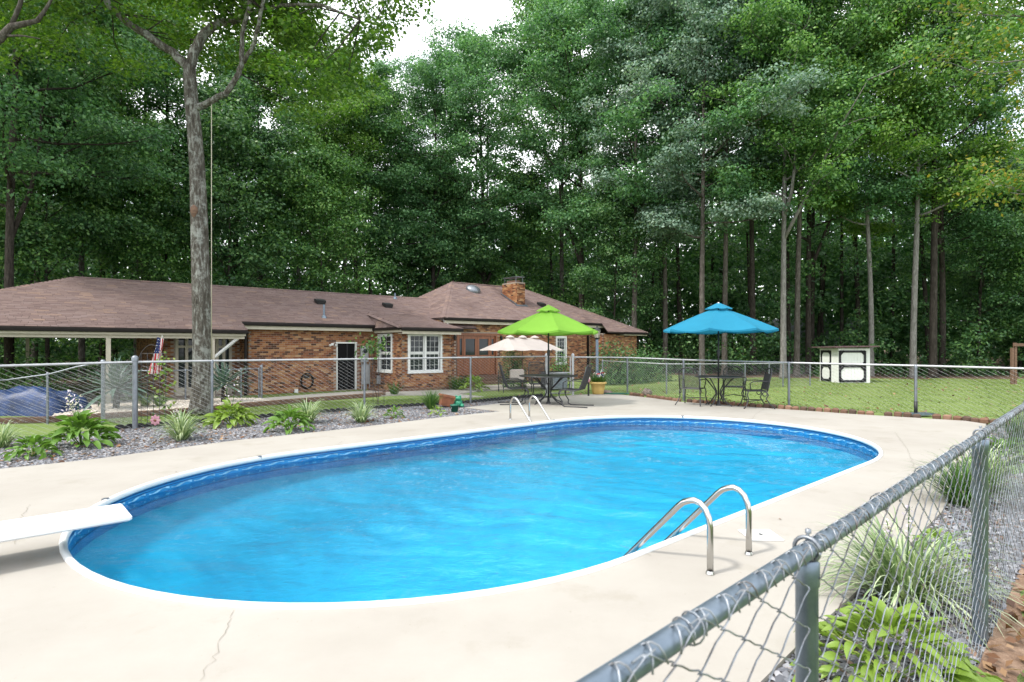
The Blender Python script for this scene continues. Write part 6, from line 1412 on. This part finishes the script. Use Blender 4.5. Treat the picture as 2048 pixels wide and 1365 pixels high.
# flag by the carport
Yf = 18.2; zt = ZZ(675, Yf); x = AT(320, Yf); r = thing('flag', 'hanging stars and stripes flag on a short pole under the carport beam', 'flag', (x, Yf, zt)); k = MB(); k.tube([(.06, .02, .06), (-.02, .02, -1.25)], .012, 6); k.build('pole', M['white'], r)
k = MB(); nu, nv = 26, 30; wdt, hgt = .42, 1.15
def fp(u, v): g_ = .45 + .55 * v; return (-.20 * v + (u - .45) * wdt * g_ + .02 * math.sin(v * 5 + u * 9), .05 * math.sin(u * 15 + v * 2) * (.5 + .5 * v), -hgt * v - .05 * u * (1 - v))
k.grid(fp, nu, nv); k.mi = [(2 if (j < 13 and i < 17) else (0 if (i // 2) % 2 == 0 else 1)) for j in range(nv) for i in range(nu)]; k.cur = 1
for j in range(5):
    for i in range(4):
        u, v = (2.2 + 4 * i + 2 * (j % 2)) / nu, (1.6 + 2.4 * j) / nv
        if u < 16 / nu: p_ = fp(u, v); q_ = p_[1] - .012; k.add([(p_[0] + .017 * math.cos(b_) * (1 if n_ % 2 else .45), q_, p_[2] + .017 * math.sin(b_) * (1 if n_ % 2 else .45)) for n_, b_ in enumerate(np.linspace(0, 2 * math.pi, 11)[:-1])], [tuple(range(10))])
k.build('cloth', [M['red'], M['white'], M['navy']], r)

# ------------------------------------------------------------------ shed, post frame, far buildings
sx0, sy0, sz0 = AT(1677, 29.8), 29.8, -.36; r = thing('garden_shed', 'small white shed with black crossed door trim and flat dark roof', 'shed', (sx0, sy0, sz0)); SW, SD, SH = 1.62, 1.78, 1.80
k = MB(); k.box((SW / 2, SD / 2, SH / 2), (SW, SD, SH)); k.build('body', M['shedwhite'], r)
for i in range(10): k = MB(); k.box((SW * (i + .5) / 10, -.006, SH / 2), (SW / 10 - .012, .012, SH - .01)); k.build('board', M['shedwhite'], r)
for i in range(11): k = MB(); k.box((-.006, SD * (i + .5) / 11, SH / 2), (.012, SD / 11 - .012, SH - .01)); k.build('board', M['shedwhite'], r)
def sdoor(u0, u1, z0, z1, face, t_=.115):
    k = MB(); zm_ = (z0 + z1) / 2
    def bar(a, b_):
        d = Vector((b_[0] - a[0], b_[1] - a[1])); L_ = d.length; an = math.atan2(d.y, d.x); c = ((a[0] + b_[0]) / 2, (a[1] + b_[1]) / 2); q = MB(); q.box((0, 0, 0), (L_, .028, t_ if abs(d.x) < 1e-6 or abs(d.y) < 1e-6 else t_ * .75), Matrix.Rotation(-an, 3, 'Y'))
        pts = [(p[0] + c[0], p[1] - .026, p[2] + c[1]) for p in q.v]
        k.add(pts if face == 'front' else [(p[1], p[0], p[2]) for p in pts], q.f if face == 'front' else [tuple(reversed(f)) for f in q.f])
    bar((u0, z0), (u0, z1)); bar((u1, z0), (u1, z1)); 
    for z in (z0 + .04, zm_, z1 - .04): bar((u0, z), (u1, z))
    c = min(.22, (u1 - u0) * .34)
    for za, zb in ((z0, zm_), (zm_, z1)):
        for u, s in ((u0, 1), (u1, -1)): bar((u, za + c), (u + s * c, za)); bar((u, zb - c), (u + s * c, zb))
    return k.build('door_trim', M['shedblack'], r)
sdoor(.06, SW * .83, .08, SH - .12, 'front'); sdoor(SD * .40, SD * .90, .08, SH - .12, 'side')
k = MB(); k.box((SW / 2, SD / 2, SH + .085), (SW + .62, SD + .6, .06), Matrix.Rotation(R(-1.2), 3, 'Y')); k.build('roof', M['shedroof'], r)
Yp = 28.5; r = thing('post_frame', 'weathered wooden post frame at the right edge of the lawn', 'frame', (AT(2030, Yp), Yp, -.36)); hz_ = ZZ(686, Yp) + .36
for xx, h in ((0, hz_), (2.4, hz_), (-.14, hz_ - .25)): k = MB(); k.box((xx, 0, h / 2), (.11, .11, h)); k.build('post', M['timber'], r)
k = MB(); k.box((1.2, -.07, hz_ - .10), (2.7, .03, .14)); k.build('beam', M['timber'], r)
Yn = 56; x = AT(1610, Yn); r = thing('far_house', 'grey-roofed house glimpsed through the woods behind the pale trunk', 'house', (x, Yn, gz(x, Yn)), -.5); k = MB(); k.box((0, 0, 1.4), (8, 6, 2.8)); k.build('wall', M['galvpale'], r)
k = MB(); k.add([(-4.4, -3.4, 2.7), (4.4, -3.4, 2.7), (4.4, 0, 4.6), (-4.4, 0, 4.6), (-4.4, 3.4, 2.7), (4.4, 3.4, 2.7), (-4.4, -3.4, 2.6), (4.4, -3.4, 2.6), (-4.4, 3.4, 2.6), (4.4, 3.4, 2.6)], [(0, 1, 2, 3), (3, 2, 5, 4), (0, 3, 4), (1, 5, 2), (6, 7, 1, 0), (8, 4, 5, 9), (6, 8, 9, 7), (6, 0, 4, 8), (7, 9, 5, 1)]); k.build('roof', M['galv'], r)
for xx in (-2, 1.5): k = MB(); k.box((xx, -3.01, 1.5), (1, .05, 1.2)); k.build('window', M['glass'], r)
k = MB(); k.box((-4.42, -1.72, 3.6), (.05, 4.0, .22), Matrix.Rotation(R(29), 3, 'X')); k.build('bargeboard', M['white'], r)

# a few dry leaves blown on to the deck
C = np.array([(*G(px, py), .008) for px, py in ((610, 878), (352, 945), (1768, 880), (1650, 850), (1320, 815), (1270, 812), (820, 862), (1560, 1040), (1880, 900), (1760, 1000))])
o = link('fallen_leaves', leaf_mesh('fallen_leaves', C, rng.normal(size=(len(C), 3)) * .2 + [0, 0, 1], .03, .02, M['dryleaf']), kind='stuff'); o['label'] = 'a few dry leaves lying on the pool deck'

# bough of a tree that stands just past the left margin
Yb = 13.2; bx = AT(-150, Yb); r = thing('tree', 'tree past the left margin, its dark crooked bough reaching in at the top left corner', 'tree', (bx, Yb, -.1)); bl_ = np.array(r.location)
def B3_(px, py, dy=0): return np.array([AT(px, Yb + dy), Yb + dy, ZZ(py, Yb + dy)]) - bl_
k = MB(); k.tube([(0, 0, 0), (.05, 0, .5), (0, 0, 3), (.08, 0, 5.5), tuple(B3_(-135, 190)), tuple(B3_(-140, -60)), tuple(B3_(-120, -300))], [.34, .26, .23, .2, .18, .13, .06], 12); k.build('trunk', M['bark'], r, smooth=True)
for pts in ([(-138, 190, .13), (-60, 120, .10), (0, 78, .085), (22, 54, .075), (48, 48, .06), (75, 42, .05), (92, 18, .035), (120, -30, .02)], [(22, 54, .05), (40, 10, .045), (52, -50, .03)], [(5, 72, .03), (45, 72, .022), (80, 78, .012)]):
    k = MB(); k.tube([tuple(B3_(a, b_)) for a, b_, q in pts], [q for a, b_, q in pts], 8); k.build('limb', M['bark'], r, smooth=True)
C = []; N = []
for _ in range(60):
    px = rng.uniform(-330, 190); py = rng.uniform(-330, 45 if px > 20 else 150); c = B3_(px, py, rng.uniform(.3, 4)); q = rng.uniform(.4, .8); kk = int(330 * q * q); d = unit(rng.normal(size=(kk, 3)))
    C.append(c + d * q * rng.uniform(.2, 1, (kk, 1)) ** .6 * [1.1, 1.1, .6]); N.append(d * .5 + [0, 0, .7] + rng.normal(size=(kk, 3)) * .5)
link('crown', leaf_mesh('crown', np.concatenate(C), np.concatenate(N), .11, .08, M['lf_shade']), r)
